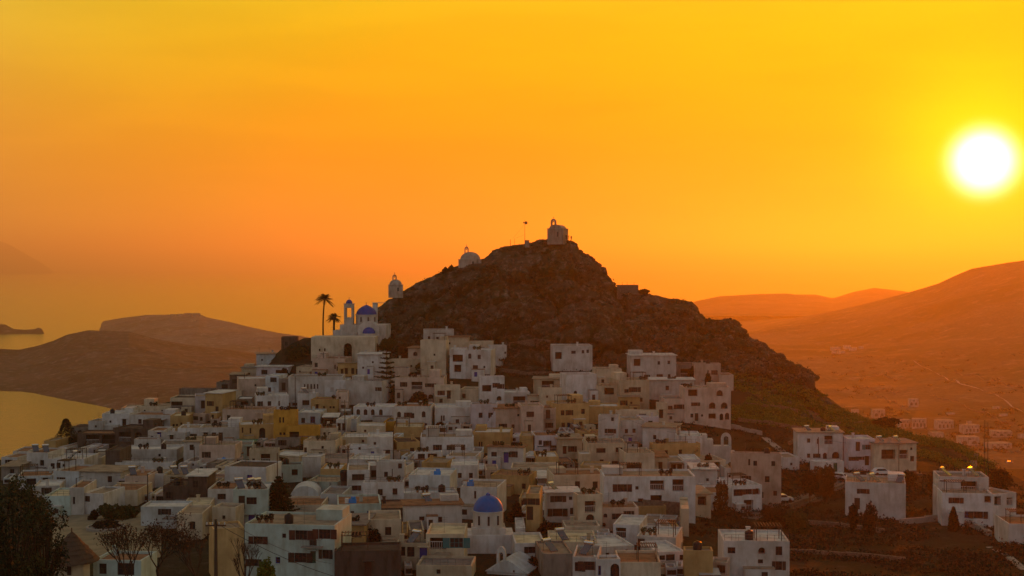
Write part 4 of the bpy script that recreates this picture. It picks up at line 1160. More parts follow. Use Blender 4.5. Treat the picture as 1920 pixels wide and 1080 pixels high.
r = thing("retaining_wall", "tall cream retaining wall with dark archway below the domed church", "wall", ray_at(643, 700, 388))
g = G(); hh = (700 - 632) * 388 / F
front_wall(g, 17.5, -4, hh, [(.0 + .2, 2.4, 3.3, 8.2, 1.5, True), (-6.6, -6.2, 6.0, 6.7, .2, False), (-5.2, -4.8, 6.0, 6.8, .2, False)])
g.poly([(8.75, 0, -4), (8.75, 9, -4), (8.75, 9, hh), (8.75, 0, hh)]); g.poly([(-8.75, 9, -4), (-8.75, 0, -4), (-8.75, 0, hh), (-8.75, 9, hh)]); g.poly([(-8.75, 0, hh), (8.75, 0, hh), (8.75, 9, hh), (-8.75, 9, hh)])
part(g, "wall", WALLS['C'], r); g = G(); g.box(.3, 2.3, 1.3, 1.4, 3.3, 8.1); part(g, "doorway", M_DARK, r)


def hill_chapel(px, py_base, Y, w_px, body_px, dome_px, bel, label, kind, rz=0.0, mat='W'):
    k = Y / F; W = w_px * k; B = body_px * k; Dh = dome_px * k
    r = thing("chapel", label, "chapel", ray_at(px, py_base, Y), rz); D = W * 1.15
    g = G(); g.box(-W / 2, W / 2, 0, D, -1.0, B); part(g, "wall", WALLS[mat], r)
    g = G(); g.box(-W / 2 - .12, W / 2 + .12, -.12, D + .12, B + .003, B + .16); part(g, "cornice", WALLS[mat], r)
    g = G(); R = W * (.44 if kind == 'dome' else .38)
    if kind == 'dome': g.lathe([(a, B + .16 + b) for a, b in [(R, 0)] + dome_prof(R, Dh, 9)], 0, D / 2, 18)
    else:
        n = 12
        for i in range(n):
            a, b = math.pi * i / n, math.pi * (i + 1) / n
            P0, P1 = (R * math.cos(a), B + .16 + Dh * math.sin(a)), (R * math.cos(b), B + .16 + Dh * math.sin(b))
            g.poly([(P0[0], .1, P0[1]), (P0[0], D - .1, P0[1]), (P1[0], D - .1, P1[1]), (P1[0], .1, P1[1])])
            g.poly([(0, .1, B + .16), (P0[0], .1, P0[1]), (P1[0], .1, P1[1])]); g.poly([(0, D - .1, B + .16), (P1[0], D - .1, P1[1]), (P0[0], D - .1, P0[1])])
    part(g, "dome" if kind == 'dome' else "vault", WALLS[mat], r, kind == 'dome')
    bx, bw, bh = bel; zz = B + Dh * math.sqrt(max(0, 1 - min(1, abs(bx * k) / R) ** 2)) - .1
    belfry(r, bx * k, .45 if kind != 'dome' else D / 2, zz, bw * k, bh * k, .8, WALLS[mat]); cross(r, bx * k, .45 if kind != 'dome' else D / 2, zz + bh * k, .6)
    g = G(); g.box(W * .1, W * .1 + .5, -.05, -.003, B * .35, B * .75); part(g, "window", M_GLASS, r)
    return r


hill_chapel(742, 552, 420, 27, 17, 10, (-2, 8, 11), "white domed chapel on the left shoulder of the hill above the church", 'dome', .1, 'K2')
hill_chapel(881, 499, 431, 43, 12, 14, (-7, 8, 13), "broad low domed chapel on the skyline left of the masts", 'dome', .0, 'K2')
hill_chapel(1041, 452, 432, 31, 23, 7, (-4, 10, 13), "small chapel on the very summit of the rocky hill", 'vault', -.3, 'K2')
r = thing("lookout_wall", "white wall block at the left foot of the rocky hill", "wall", ray_at(703, 598, 414)); g = G(); g.box(-.7, .7, 0, 1.2, -3, 4.6); g.box(-.8, 3.0, -.12, 1.35, 4.603, 4.75); part(g, "wall", WALLS['W'], r)

# blue dome church near the viewpoint
k = 190 / F; r = thing("church", "white church with a bright blue dome near the bottom of the village", "church", ray_at(918, 1040, 190), .05)
g = G(); g.box(-3.1, 3.3, 0, 6.5, -3, 32 * k); g.box(-3.1, 3.3, 0, .22, 32 * k + .003, 32 * k + .22); part(g, "wall", WALLS['W'], r)
bz = 32 * k; g = G(); g.box(-2.35, 2.2, .9, 5.3, bz + .003, bz + .9); part(g, "octagon_base", WALLS['W'], r)
g = G(); R = 29 * k; g.lathe([(R, bz + .6), (R, 73 * k), (R + .1, 73 * k + .03), (R + .1, 75 * k), (R - .02, 75 * k + .02)], -.1, 3.1, 24); part(g, "drum", WALLS['W'], r)
g = G(); g.lathe([(a, 75 * k + b) for a, b in dome_prof(28.5 * k, 29 * k, 10)], -.1, 3.1, 28); part(g, "dome", M_BLUEDOME, r, True)
g = G(); g.lathe([(.12, 103 * k), (.3, 104 * k), (.32, 106 * k), (.1, 108 * k), (.02, 109 * k)], -.1, 3.1, 10); part(g, "finial", M_BLUEDOME, r)
for a in (-128, -90, -52):
    g = G(); g.box(-.14, .14, -.06, .06, 0, 1.25); o = g.obj("window", M_GLASS, r, (-.1 + (R + .0) * math.cos(math.radians(a)), 3.1 + (R + .0) * math.sin(math.radians(a)), 50 * k), math.radians(a + 90))
k = 176 / F; r = thing("chapel", "small white chapel with pointed belfry in front of the blue domed church", "chapel", ray_at(950, 1090, 176), -.3)
g = G(); n = 10; R = 2.6
g.box(-2.6, 2.6, 0, 5.5, -2, 1.0)
pts = [(-2.8, 1.0), (-1.9, 1.5), (-.9, 2.2), (0, 2.55), (.9, 2.2), (1.9, 1.5), (2.8, 1.0)]
for (xa, za), (xb, zb) in zip(pts, pts[1:]): g.poly([(xa, -.2, za), (xb, -.2, zb), (xb, 5.7, zb), (xa, 5.7, za)]); g.poly([(0, -.2, 1.0), (xb, -.2, zb), (xa, -.2, za)][::-1])
part(g, "wall", WALLS['B'], r); belfry(r, -.7, .1, 2.05, 1.15, 2.1, .5); g = G(); g.box(.9, 1.1, -.25, -.203, 1.1, 1.35); part(g, "vent", M_DARK, r)

# white vaulted roofs and the stepped chapel front on the right
P = ray_at(570, 946, hit_Y(570, 946)); r = thing("chapel", "large smooth white vaulted roof right of the lower araucaria", "chapel", P, .05)
g = G(); R = 2.35
for i in range(14):
    a, b = math.pi * i / 14, math.pi * (i + 1) / 14
    for y0, y1 in ((0, 5.5),): g.poly([(R * math.cos(a), y0, 1.0 + 1.9 * math.sin(a)), (R * math.cos(a), y1, 1.0 + 1.9 * math.sin(a)), (R * math.cos(b), y1, 1.0 + 1.9 * math.sin(b)), (R * math.cos(b), y0, 1.0 + 1.9 * math.sin(b))])
    g.poly([(0, 0, 1.0), (R * math.cos(a), 0, 1.0 + 1.9 * math.sin(a)), (R * math.cos(b), 0, 1.0 + 1.9 * math.sin(b))])
g.box(-R, R, 0, 5.5, -2, 1.0); part(g, "vault", WALLS['B'], r); g = G(); g.box(-.6, -.25, -.04, -.003, .6, 1.3); part(g, "window", M_DARK, r)
P = ray_at(718, 958, hit_Y(718, 958)); r = thing("chapel", "small white dome roof beside the grey white house with two dark windows", "chapel", P)
g = G(); g.lathe([(1.3, -1), (1.3, .3)] + [(a, .3 + b) for a, b in dome_prof(1.3, 1.3)], 0, 1.3, 16); part(g, "dome", WALLS['W'], r, True)

Yb = hit_Y(1350, 866) - .5; k = Yb / F; r = thing("chapel", "stepped white chapel front with a single arch belfry on the right side", "chapel", ray_at(1352, 866, Yb), -.04)
g = G()
for a, b, zt in ((-37, -25, 50), (-25, -14, 41), (-14, 1, 29), (1, 20, 29), (20, 27, 19), (27, 38, 15)): g.box(a * k, b * k - .002, 0, 2.2 if zt < 40 else 3.0, -3, zt * k)
part(g, "wall", WALLS['W'], r); belfry(r, 10.5 * k, .4, 29 * k, 19 * k, 25 * k, .5)
cross(r, 10.5 * k, .4, 54 * k, .5)

# ------------------------------------------------------------------ vegetation
def leaf_mat(name, c, var=0.4):
    m, t, b = new_mat(name)
    f = tex_noise(t, 1.4, 3, 0.7)
    t.links.new(tramp(t, f, [(0.3, tuple(x * (1 - var) for x in c)), (0.7, tuple(x * (1 + var) for x in c))]), b.inputs["Base Color"])
    b.inputs["Roughness"].default_value = 0.8
    return m


M_LEAF = leaf_mat("dark_green_leaves", (0.022, 0.030, 0.012)); M_LEAF2 = leaf_mat("olive_leaves", (0.050, 0.055, 0.018))
M_LEAFB = leaf_mat("blackish_leaves", (0.014, 0.016, 0.010)); M_RUST = leaf_mat("rusty_leaves", (0.085, 0.042, 0.018)); M_GOLD = leaf_mat("golden_green_leaves", (0.095, 0.125, 0.020))
M_BARK = plain("bark", (0.045, 0.032, 0.022), 0.95, 0.3, 4.0)
M_SCRUB = leaf_mat("hill_scrub_leaves", (0.045, 0.045, 0.018), 0.5)


def leaf_cloud(name, cent, size, mat, rng, parent=None, tri=False):
    """Many small leaf-sized faces at the given points."""
    n = len(cent); a = rng.normal(size=(n, 3)); a /= np.linalg.norm(a, axis=1)[:, None]
    b = rng.normal(size=(n, 3)); b -= (b * a).sum(1)[:, None] * a; b /= np.linalg.norm(b, axis=1)[:, None]
    s = size * rng.uniform(.5, 1.3, (n, 1))
    if tri: v = np.stack([cent + a * s, cent - a * s * .5 + b * s * .7, cent - a * s * .5 - b * s * .7], 1).reshape(-1, 3); f = np.arange(n * 3).reshape(-1, 3)
    else: v = np.stack([cent + a * s, cent + b * s * .6, cent - a * s, cent - b * s * .6], 1).reshape(-1, 3); f = np.arange(n * 4).reshape(-1, 4)
    return link(name, mesh_np(name, v, f, mat), parent)


def lobed(rng, n, lobes, fill=0.55):
    """Points in the outer part of several ellipsoids; each lobe (x, y, z, rx, ry, rz)."""
    L_ = np.array(lobes, float); wgt = L_[:, 3] * L_[:, 5]; pick = rng.choice(len(L_), n, p=wgt / wgt.sum()); q = L_[pick]
    d = rng.normal(size=(n, 3)); d /= np.linalg.norm(d, axis=1)[:, None]; rad = rng.uniform(fill, 1.0, n) ** .6
    clump = 1 + .25 * np.sin(d[:, 0] * 7 + pick) * np.cos(d[:, 2] * 6 + pick * 2)
    return q[:, :3] + d * q[:, 3:] * (rad * clump)[:, None]


def tree(px, base, top, w, label, cat="tree", mat=None, Y=None, kind='round', name=None, n=None, leaf=None, seed=0, tilt=0):
    Y = Y or surf_hit(A_HILL, px, base).y; k = Y / F; H = (base - top) * k; W = w * k; rng = np.random.default_rng(int(px * 3 + base) + seed)
    name = name or {"tree": "tree", "shrub": "shrub", "hedge": "hedge"}.get(cat, "tree")
    P0 = ray_at(px, base, Y); gz = ground_z(P0.x, P0.y)
    if Y > 150 and P0.z - gz > .3: dz = min(P0.z - gz, 3.0); P0.z -= dz; H += dz
    r = thing(name, label, cat, P0); mat = mat or M_LEAF; leaf = leaf or max(.16, .9 * k * 1.6)
    g = G()
    if kind == 'cypress':
        g.tube((0, 0, -1), (0, 0, H * .8), W * .07, .03, 6)
        t = rng.uniform(0, 1, 5200); wid = np.where(t < .25, .85 + t * .6, 1.0 - .86 * ((t - .25) / .75) ** 1.35); ang = rng.uniform(0, 2 * math.pi, len(t)); rr = W / 2 * wid * rng.uniform(.55, 1.0, len(t)) * (1 + .18 * np.sin(ang * 3 + t * 9))
        c = np.stack([rr * np.cos(ang), rr * np.sin(ang), t * H], 1); leaf_cloud("crown", c, leaf, mat, rng, r)
    else:
        th = H * (-.10 if kind == 'bush' else .34); top_ = [(0, 0, th + (H - th) * .5, W * .3, W * .3, (H - th) * .42)]
        m = 4 if W < 3 else 9
        if kind == 'ragged': th = H * .2; m = 34; top_ = []
        for i in range(m):
            a = rng.uniform(0, 6.28); q = rng.uniform(.12, .36 if kind != 'ragged' else .5) * W; z = th + (H - th) * rng.uniform(.2 if kind != 'ragged' else .05, .75 if kind != 'ragged' else .95); s = rng.uniform(.14, .26) * (1 if kind != 'ragged' else .55)
            top_.append((q * math.cos(a), q * math.sin(a) * .8, z, W * s, W * s, (H - th) * s * 1.05))
        g.tube((0, 0, -1), (0, 0, max(.1, th * .9)), max(.06, W * .035), max(.05, W * .028), 6)
        for i, lb in enumerate(top_[:6] if kind != 'ragged' else top_): g.tube((0, 0, th * .85), lb[:3], max(.04, W * .02), .02, 5)
        n = n or int(min(9000, 500 + 260 * W * H / (leaf * leaf * 14)))
        leaf_cloud("crown", lobed(rng, n, top_), leaf, mat, rng, r)
    part(g, "trunk", M_BARK, r); return r


tree(122, 872, 786, 56, "tall dark cypress standing against the bay on the left", "cypress tree", M_LEAFB, Y=334, kind='cypress', name="cypress_tree")
tree(148, 872, 808, 36, "shorter dark cypress crowding the right side of the tall one", "cypress tree", M_LEAFB, Y=333, kind='cypress', name="cypress_tree", seed=3)
tree(163, 880, 822, 34, "rusty brown pine right of the cypresses", "tree", M_RUST, Y=326, kind='round')
tree(186, 882, 832, 26, "pale dusty shrub between rusty pine and brown stone wall", "shrub", M_LEAF2, Y=322, kind='bush')
tree(557, 686, 642, 56, "big round dark green bush at the end of the church terrace", "bush", M_LEAF, Y=392, kind='bush', name="bush", n=5200)
tree(650, 676, 644, 15, "slim dark tree inside the archway of the retaining wall", "tree", M_LEAFB, Y=386.5, kind='bush')
tree(691, 664, 637, 40, "dark bush under the apse of the domed church", "bush", M_LEAFB, Y=394, kind='bush', name="bush")
tree(648, 636, 606, 20, "small dark tree behind the short palm", "tree", M_LEAF, Y=404, kind='round')
tree(528, 706, 690, 22, "round bush between the lilac house and the cream house", "bush", M_LEAFB, Y=375, kind='bush', name="bush")
tree(783, 768, 732, 50, "broad reddish grey shrub below the pergola terrace", "shrub", M_RUST, kind='bush', Y=345)
tree(792, 715, 678, 24, "thin olive tree leaning over the long pinkish house", "tree", M_LEAF2, Y=372, kind='round')
tree(818, 700, 676, 20, "grey green shrub on the slope under the topmost cube", "shrub", M_LEAF2, Y=382, kind='bush')
tree(558, 862, 834, 66, "long black green hedge left of the ochre cornered house", "hedge", M_LEAFB, Y=291, kind='bush', name="hedge", n=5200)
tree(826, 808, 790, 20, "dark pot shrub near the tiny white hut", "shrub", M_LEAFB, Y=313, kind='bush')
tree(1023, 1024, 976, 58, "large dark bush below the three level white house", "bush", M_LEAFB, Y=207, kind='bush', name="bush", n=6500)
tree(966, 1004, 936, 34, "dark tree tight against the right side of the blue domed church", "tree", M_LEAFB, Y=216, kind='bush', n=4000)
tree(975, 985, 955, 22, "brown green shrub left of the violet blue door", "shrub", M_RUST, Y=221, kind='bush')
tree(692, 1034, 982, 66, "big round black tree left of the yellowish house", "tree", M_LEAFB, Y=196, kind='bush', n=8000)
tree(1005, 1085, 1040, 84, "dark spreading bush at the bottom edge right of the small chapel", "bush", M_LEAFB, Y=181, kind='bush', name="bush", n=7000)
tree(212, 978, 944, 58, "olive reed hedge behind the plaza roundabout", "hedge", M_LEAF2, Y=224, kind='bush', name="hedge", n=6500)
tree(238, 972, 946, 40, "second clump of tall reeds right of the reed hedge", "hedge", M_LEAF2, Y=225, kind='bush', name="hedge", seed=2)
tree(173, 970, 956, 20, "small round dark bush left of the reed hedge", "bush", M_LEAFB, Y=224, kind='bush', name="bush")
tree(1357, 962, 898, 32, "rusty brown vine tree between the white block and white villa", "tree", M_RUST, Y=238, kind='bush', n=4000)
tree(1632, 963, 937, 34, "round dark bush in front of the big cube house", "bush", M_LEAFB, Y=217, kind='bush', name="bush", n=2600)
tree(1548, 905, 868, 46, "brown leafless looking bush below the garage block", "bush", M_RUST, Y=262, kind='bush', name="bush")
tree(1520, 925, 880, 34, "dark tree beside the road bend under the garage", "tree", M_LEAFB, Y=252, kind='round')
tree(1452, 985, 948, 60, "dark thicket left of the road under the old beige building", "bush", M_LEAFB, Y=231, kind='bush', name="bush", n=4500)
tree(1500, 995, 955, 54, "olive thicket in the gully below the road", "bush", M_LEAF2, Y=226, kind='bush', name="bush", n=3500)
tree(1600, 960, 944, 20, "low dark bush by the stair of the big cube house", "bush", M_LEAFB, Y=220, kind='bush', name="bush")
tree(1790, 975, 952, 20, "cone shaped dark shrub before the villa's lower wall", "shrub", M_LEAFB, Y=232, kind='cypress')
tree(1757, 915, 880, 40, "dark tree between the cube house and the villa", "tree", M_LEAFB, Y=262, kind='round')
tree(1875, 905, 876, 48, "wide dark tree behind the villa at the right edge", "tree", M_LEAFB, Y=275, kind='bush')
tree(1700, 905, 880, 44, "dark bushes right of the colonnade house", "bush", M_LEAFB, Y=282, kind='bush', name="bush")
tree(1658, 800, 782, 54, "dark scrub clump on the skyline below the far valley houses", "bush", M_LEAFB, Y=368, kind='bush', name="bush")
tree(846, 502, 496, 12, "tiny bush on the skyline left of the low domed chapel", "bush", M_LEAFB, Y=430, kind='bush', name="bush")
tree(835, 512, 500, 12, "spiky agave like bush on the left skyline of the hill", "bush", M_LEAFB, Y=430, kind='bush', name="bush")
tree(1208, 552, 541, 22, "low bush right of the ruin on the skyline", "bush", M_LEAFB, Y=432, kind='bush', name="bush")
tree(1297, 700, 686, 26, "dark climbing plant in the pergola court at upper right", "shrub", M_LEAFB, Y=372, kind='bush')
tree(1327, 716, 694, 16, "dark narrow plant beside the violet window house", "shrub", M_LEAFB, Y=366, kind='bush')
tree(1166, 715, 688, 16, "small agave tree left of the highest right house", "tree", M_LEAF2, Y=374, kind='round')
tree(1330, 870, 850, 20, "dark small tree behind the yellow awning house", "tree", M_LEAFB, Y=284, kind='bush')
tree(728, 662, 632, 34, "brown green tree behind the araucaria top", "tree", M_LEAF2, Y=388, kind='round')
tree(760, 668, 648, 28, "low brown tree left of the half round window house", "tree", M_RUST, Y=388, kind='bush')
tree(500, 1095, 1044, 48, "golden green conifer bush at the bottom in front of turquoise house", "bush", M_GOLD, Y=160, kind='bush', name="bush", n=5000)
tree(775, 930, 917, 16, "dark pot plant on the long white terrace house", "shrub", M_LEAFB, Y=238, kind='bush')
tree(1012, 885, 868, 16, "dark plant at the corner of the ochre terrace wall", "shrub", M_LEAFB, Y=270, kind='bush')
tree(345, 912, 893, 16, "dark plant beside the shaded gallery house", "shrub", M_LEAFB, Y=262, kind='bush')


def araucaria(px, base, top, w, label, Y=None, tiers=9):
    Y = Y or hit_Y(px, base); k = Y / F; H = (base - top) * k; W = w * k; rng = np.random.default_rng(px)
    r = thing("araucaria_tree", label, "tree", ray_at(px, base, Y)); g = G(); g.tube((0, 0, -1), (0, 0, H * .97), .22, .05, 7); part(g, "trunk", M_BARK, r)
    for t in range(tiers):
        f = t / (tiers - 1); z = H * (.22 + .74 * f); R = W / 2 * (1 - f) ** .75 + .35; nb = 7; c = []; b = G()
        for i in range(nb):
            a = 2 * math.pi * (i + rng.uniform(-.2, .2)) / nb + t; d = np.array([math.cos(a), math.sin(a), 0]); RR = R * rng.uniform(.75, 1.1)
            tip = d * RR + np.array([0, 0, .16 * RR]); b.tube((0, 0, z), (tip[0], tip[1], z + tip[2]), .05, .02, 4)
            s = rng.uniform(.05, 1, (150, 1)); side = np.cross(d, [0, 0, 1]) * rng.normal(0, .13 + .16 * (1 - s), (150, 1)) * RR * .55
            c.append(np.concatenate([tip[None, :] * s + side], 1) + np.array([0, 0, z]) + rng.normal(0, .05, (150, 3)))
        part(b, "branch", M_BARK, r); leaf_cloud("foliage_tier", np.concatenate(c), .17, M_LEAF, rng, r)["kind"] = "stuff"
    return r


araucaria(725, 762, 650, 56, "tall tiered araucaria beside the big blank white block", Y=350, tiers=10)
araucaria(521, 990, 893, 74, "lower araucaria between tall greenish house and white vaulted roof", Y=214, tiers=12)


def palm(px, base, top, spread, label, Y, lean=0.0, fat=1.0):
    k = Y / F; H = (base - top) * k; R = spread * k / 2; rng = np.random.default_rng(px)
    r = thing("palm_tree", label, "palm tree", ray_at(px, base, Y)); th = H - R * .45; g = G(); prev = None
    for i in range(9):
        t = i / 8; p = Vector((lean * (t ** 2) * 1.0 - lean * .6 * t, 0, th * t - .5 * (1 - t))); 
        if prev is not None: g.tube(prev, p, (.24 - .05 * (t - .12)) * fat, (.24 - .05 * t) * fat, 7, 0, False)
        prev = p
    g.lathe([(.2, th - .5), (.42 * fat, th - .1), (.35, th + .3), (.05, th + .5)], prev.x, 0, 8); part(g, "trunk", M_BARK, r)
    for i in range(52):
        a = rng.uniform(0, 6.283); el = rng.uniform(-.35, 1.35); d = Vector((math.cos(a) * math.cos(el), math.sin(a) * math.cos(el), math.sin(el))); L_ = R * rng.uniform(.9, 1.12); f = G(); pts = []
        for s in range(8):
            q = s / 7; pts.append(Vector((prev.x, 0, th)) + d * L_ * q + Vector((0, 0, -L_ * .42 * q * q)))
        sd = d.cross(Vector((0, 0, 1))); sd = sd.normalized() if sd.length > .05 else Vector((1, 0, 0))
        for s in range(7):
            p, q = pts[s], pts[s + 1]; wv = R * .30 * math.sin(math.pi * (s + .8) / 8.2)
            for sg in (-1, 1):
                for h in (0, .5):
                    b0 = p.lerp(q, h); b1 = p.lerp(q, h + .45); tip = b1 + sd * sg * wv + (q - p) * .5 + Vector((0, 0, -wv * .35)); f.poly([b0, b1, tip])
            f.tube(p, q, .025, .02, 3, 0, False)
        part(f, "frond", M_LEAFB, r)
    return r


palm(606, 634, 553, 36, "tall slender palm alone against the sunset sky", 399, .9)
palm(626, 634, 589, 28, "short palm between the tall palm and the bell tower", 401, .1, 1.5)


def bare_tree(px, base, top, w, label, Y, leaves=0, mat=None, seed=1, depth=6, name="bare_tree"):
    k = Y / F; H = (base - top) * k; rng = random.Random(seed); r = thing(name, label, "tree", ray_at(px, base, Y)); g = G(); tips = []
    def grow(p, d, L_, rad, n):
        q = p + d * L_; g.tube(p, q, rad, rad * .72, 5 if n > 3 else 3, 0, False)
        if n <= 2: tips.append(q)
        if n == 0: return
        for i in range(2 if rng.random() < .55 else 3):
            nd = (d + Vector((rng.uniform(-.62, .62) * w, rng.uniform(-.5, .5), rng.uniform(-.08, .55)))).normalized(); grow(q, nd, L_ * rng.uniform(.68, .9), rad * .68, n - 1)
    grow(Vector((0, 0, -1)), Vector((rng.uniform(-.15, .15), 0, 1)).normalized(), H * .24, H * .018, depth)
    part(g, "trunk", M_BARK, r)
    if leaves:
        rg = np.random.default_rng(seed); tp = np.array([tuple(t) for t in tips]); c = tp[rg.integers(0, len(tp), leaves)] + rg.normal(0, .22, (leaves, 3)); leaf_cloud("foliage", c, .10, mat or M_RUST, rg, r)
    return r


bare_tree(300, 1120, 945, 1.3, "almost bare tree with rusty leaves in the foreground, left of the dark post", 118, 1500, M_RUST, 3, 7)
bare_tree(375, 1130, 960, 1.0, "leafless twiggy tree in the foreground behind the dark post", 116, 300, M_RUST, 9, 7)
bare_tree(462, 1130, 985, .6, "thin leafless sapling in front of the turquoise house", 120, 0, None, 21, 6)
bare_tree(245, 1120, 960, 1.0, "small rusty leaved tree above the ochre tent roof", 121, 1000, M_RUST, 14, 6)
tree(22, 1170, 905, 120, "huge dark tree filling the lower left corner", "tree", M_LEAF2, Y=108, kind='ragged', n=5200, leaf=.12)
tree(80, 1170, 935, 105, "dark ragged tree beside the thatched roof", "tree", M_LEAF, Y=111, kind='ragged', n=3400, leaf=.12)
tree(-15, 1180, 930, 90, "dark tree cut by the left edge of the view", "tree", M_LEAF, Y=104, kind='ragged', n=4200, leaf=.13)

# thatched pavilion, plaza and its round planter
P = ray_at(132, 1062, 150); r = thing("thatched_pavilion", "white hut under a dark conical thatched roof, lower left", "hut", P)
g = G(); g.lathe([(1.9, -3), (1.9, .9)], 0, 0, 10); part(g, "wall", WALLS['C'], r)
g = G(); rg = random.Random(4)
for j in range(7):
    r0 = 2.75 * (1 - j / 7.3); z0 = .55 + j * .42; g.lathe([(r0 + .12, z0 - .04), (r0 + .06, z0 + .1), (max(.05, r0 - .42), z0 + .50)], 0, 0, 26)
for i, v in enumerate(g.v): g.v[i] = (v[0] * (1 + rg.uniform(-.03, .03)), v[1] * (1 + rg.uniform(-.03, .03)), v[2] + rg.uniform(-.05, .05))
part(g, "thatch", M_WOOD, r)
g = G(); g.box(.1, .5, -1.95, -1.87, -.6, .45); part(g, "window", M_DARK, r)
g = G(); g.box(-.05, .05, -.05, .05, 3.3, 4.0); part(g, "finial", M_WOOD, r)
r = house(172, 262, 1052, 1090, 'T', "M50x90 w2045 W6840x110".replace("M50x90 ", ""), "greenish white house with barred window right of the thatched hut", "Y152 Rr d5")

v = []; f = []
us = np.linspace(96, 300, 30); rs = np.linspace(962, 1046, 14)
for py in rs:
    Yr = hit_Y(200, py)
    for px in us: X = (px - CX) / F * Yr; v.append((X, Yr, ground_z(X, Yr) + .12))
o = link("plaza", mesh_np("plaza", v, grid_faces(len(rs), len(us)), M_PAVE)); tag(o, "stone paved plaza around the roundabout", None, None, "structure")
Yp = hit_Y(196, 990); P = ray_at(196, 990, Yp); P.z = ground_z(P.x, P.y) + .12; r = thing("round_planter", "round stone kerbed planter with bushes in the middle of the plaza", "planter", P)
g = G(); g.lathe([(2.9, -.3), (2.9, .35), (2.55, .35), (2.55, .1), (.01, .3)], 0, 0, 30); part(g, "kerb", M_CONC, r)
rg = np.random.default_rng(5); leaf_cloud("shrubs", lobed(rg, 3500, [(-.9, 0, .5, 1.1, 1.0, .6), (.6, .2, .6, 1.4, 1.1, .7), (0, -.4, .4, 1.8, 1.3, .5)]), .14, M_LEAFB, rg, r)

# foreground post with a box, cables
def pole(px, top, base, label, Y=None, cross_=False, lean=0.0, thick=.11, name="utility_pole", cat="pole", lamp=False, group=None):
    Y = Y or hit_Y(px, base); k = Y / F; H = (base - top) * k; r = thing(name, label, cat, ray_at(px, base, Y), 0, group)
    g = G(); g.tube((0, 0, -1.5), (lean * H, 0, H), thick, thick * .7, 8); part(g, "shaft", M_WOOD, r)
    if cross_:
        g = G(); g.box(lean * H - .8, lean * H + .8, -.06, .06, H - .55, H - .43); part(g, "crossarm", M_WOOD, r)
        g = G()
        for x in (-.7, -.25, .25, .7): g.lathe([(.04, H - .43), (.06, H - .3), (.02, H - .22)], lean * H + x, 0, 6)
        part(g, "insulator", M_WHITEJ, r)
    if lamp:
        g = G(); g.tube((lean * H, 0, H - .1), (lean * H + .9, -.3, H + .25), .035, .03, 5); part(g, "arm", M_RAIL, r)
        g = G(); g.box(lean * H + .8, lean * H + 1.25, -.42, -.22, H + .2, H + .3); part(g, "lamp_head", M_RAIL, r)
    return r, Vector(r.location) + Vector((lean * H, 0, H - .3))


PL = {}
for key, a in {
    'a': (606, 660, 704, "pole with a crossarm in front of the church retaining wall", None, True), 'b': (553, 706, 766, "dark pole before the long white house with narrow windows"),
    'c': (646, 750, 816, "dark pole beside the narrow white house with two doors", None, True), 'd': (652, 838, 905, "pole in the middle of the village above the dark tower", None, True),
    'e': (519, 850, 932, "tall thick pole rising behind the lower araucaria"), 'f': (141, 897, 960, "lamp post left of the plaza", None, False, 0, .1, "street_lamp", "street lamp", True),
    'g': (275, 889, 940, "pole left of the low dark brown stone house"), 'h': (833, 642, 708, "leaning pole on the sloping terrace under the topmost cube", 378, False, .05),
    'i': (789, 690, 742, "pole with crossarm by the pergola terrace", None, True), 'j': (1157, 775, 828, "thin pole before the long cream house, right of centre", None, True),
    'k': (1316, 814, 866, "pole at the left end of the stepped chapel front"), 'l': (1496, 810, 862, "pole at the left corner of the first right group house"),
    'm': (1848, 788, 890, "tall thin pole on the slope at the far right", 300, False, 0, .09), 'n': (1854, 792, 888, "second tall thin pole beside the far right one", 297, False, 0, .09),
    'o': (1687, 834, 886, "street lamp in front of the colonnade house", None, False, 0, .08, "street_lamp", "street lamp", True), 'p': (737, 806, 862, "pole left of the red framed window house"),
    'q': (812, 738, 780, "dark pole between the arched window house and blank grey house"), 'r': (659, 1010, 1090, "curved lamp post in front of the big round black tree", 178, False, 0, .09, "street_lamp", "street lamp", True),
    's': (1113, 1014, 1058, "thin pole beside the white tilted panel"), 't': (46, 838, 862, "pole on the skyline at the far left", 338), 'u': (295, 740, 768, "short mast on the left skyline", 385),
    'v': (403, 975, 1100, "thick dark post with a box in the left foreground", 112, True, 0, .16), 'w': (458, 700, 745, "thin pole on the left ridge"), 'x': (1536, 820, 845, "thin post on the first right group house terrace", 287),
    'y': (735, 880, 930, "thin pole left of the cluttered roof block"), 'z': (363, 838, 878, "slim pole by the grey balcony")}.items():
    PL[key] = pole(*a)[1]


def cable(a, b, sag, label, thick=.022):
    a = Vector(a); b = Vector(b); r = thing("power_cable", label, "cable", a); g = G(); n = 14; pts = []
    for i in range(n + 1):
        t = i / n; p = a.lerp(b, t) - a; p.z -= sag * 4 * t * (1 - t); pts.append(p)
    g.path(pts, thick, 3); part(g, "wire", M_TANK, r)


cable(PL['v'], ray_at(705, 1100, 150), .8, "black cable crossing in front of the turquoise house", .025)
cable(PL['v'] + Vector((.6, 0, .3)), ray_at(640, 1060, 185), .8, "higher black cable towards the curved lamp post", .02)
cable(PL['b'], PL['a'], .8, "cable between the two poles below the church"); cable(PL['c'], PL['b'], 1.0, "cable from the crossarm pole up to the long white house")
cable(PL['d'], PL['c'], 1.0, "cable up the middle of the village"); cable(PL['d'], PL['j'], 3.0, "long cable across the centre of the village"); cable(PL['t'], PL['g'], 2.0, "cable along the left skyline")
cable(PL['k'], PL['j'], 1.0, "cable towards the stepped chapel front"); cable(PL['l'], PL['o'], .8, "cable above the right group of houses"); cable(PL['e'], PL['d'], 1.0, "cable left of the dark tower")

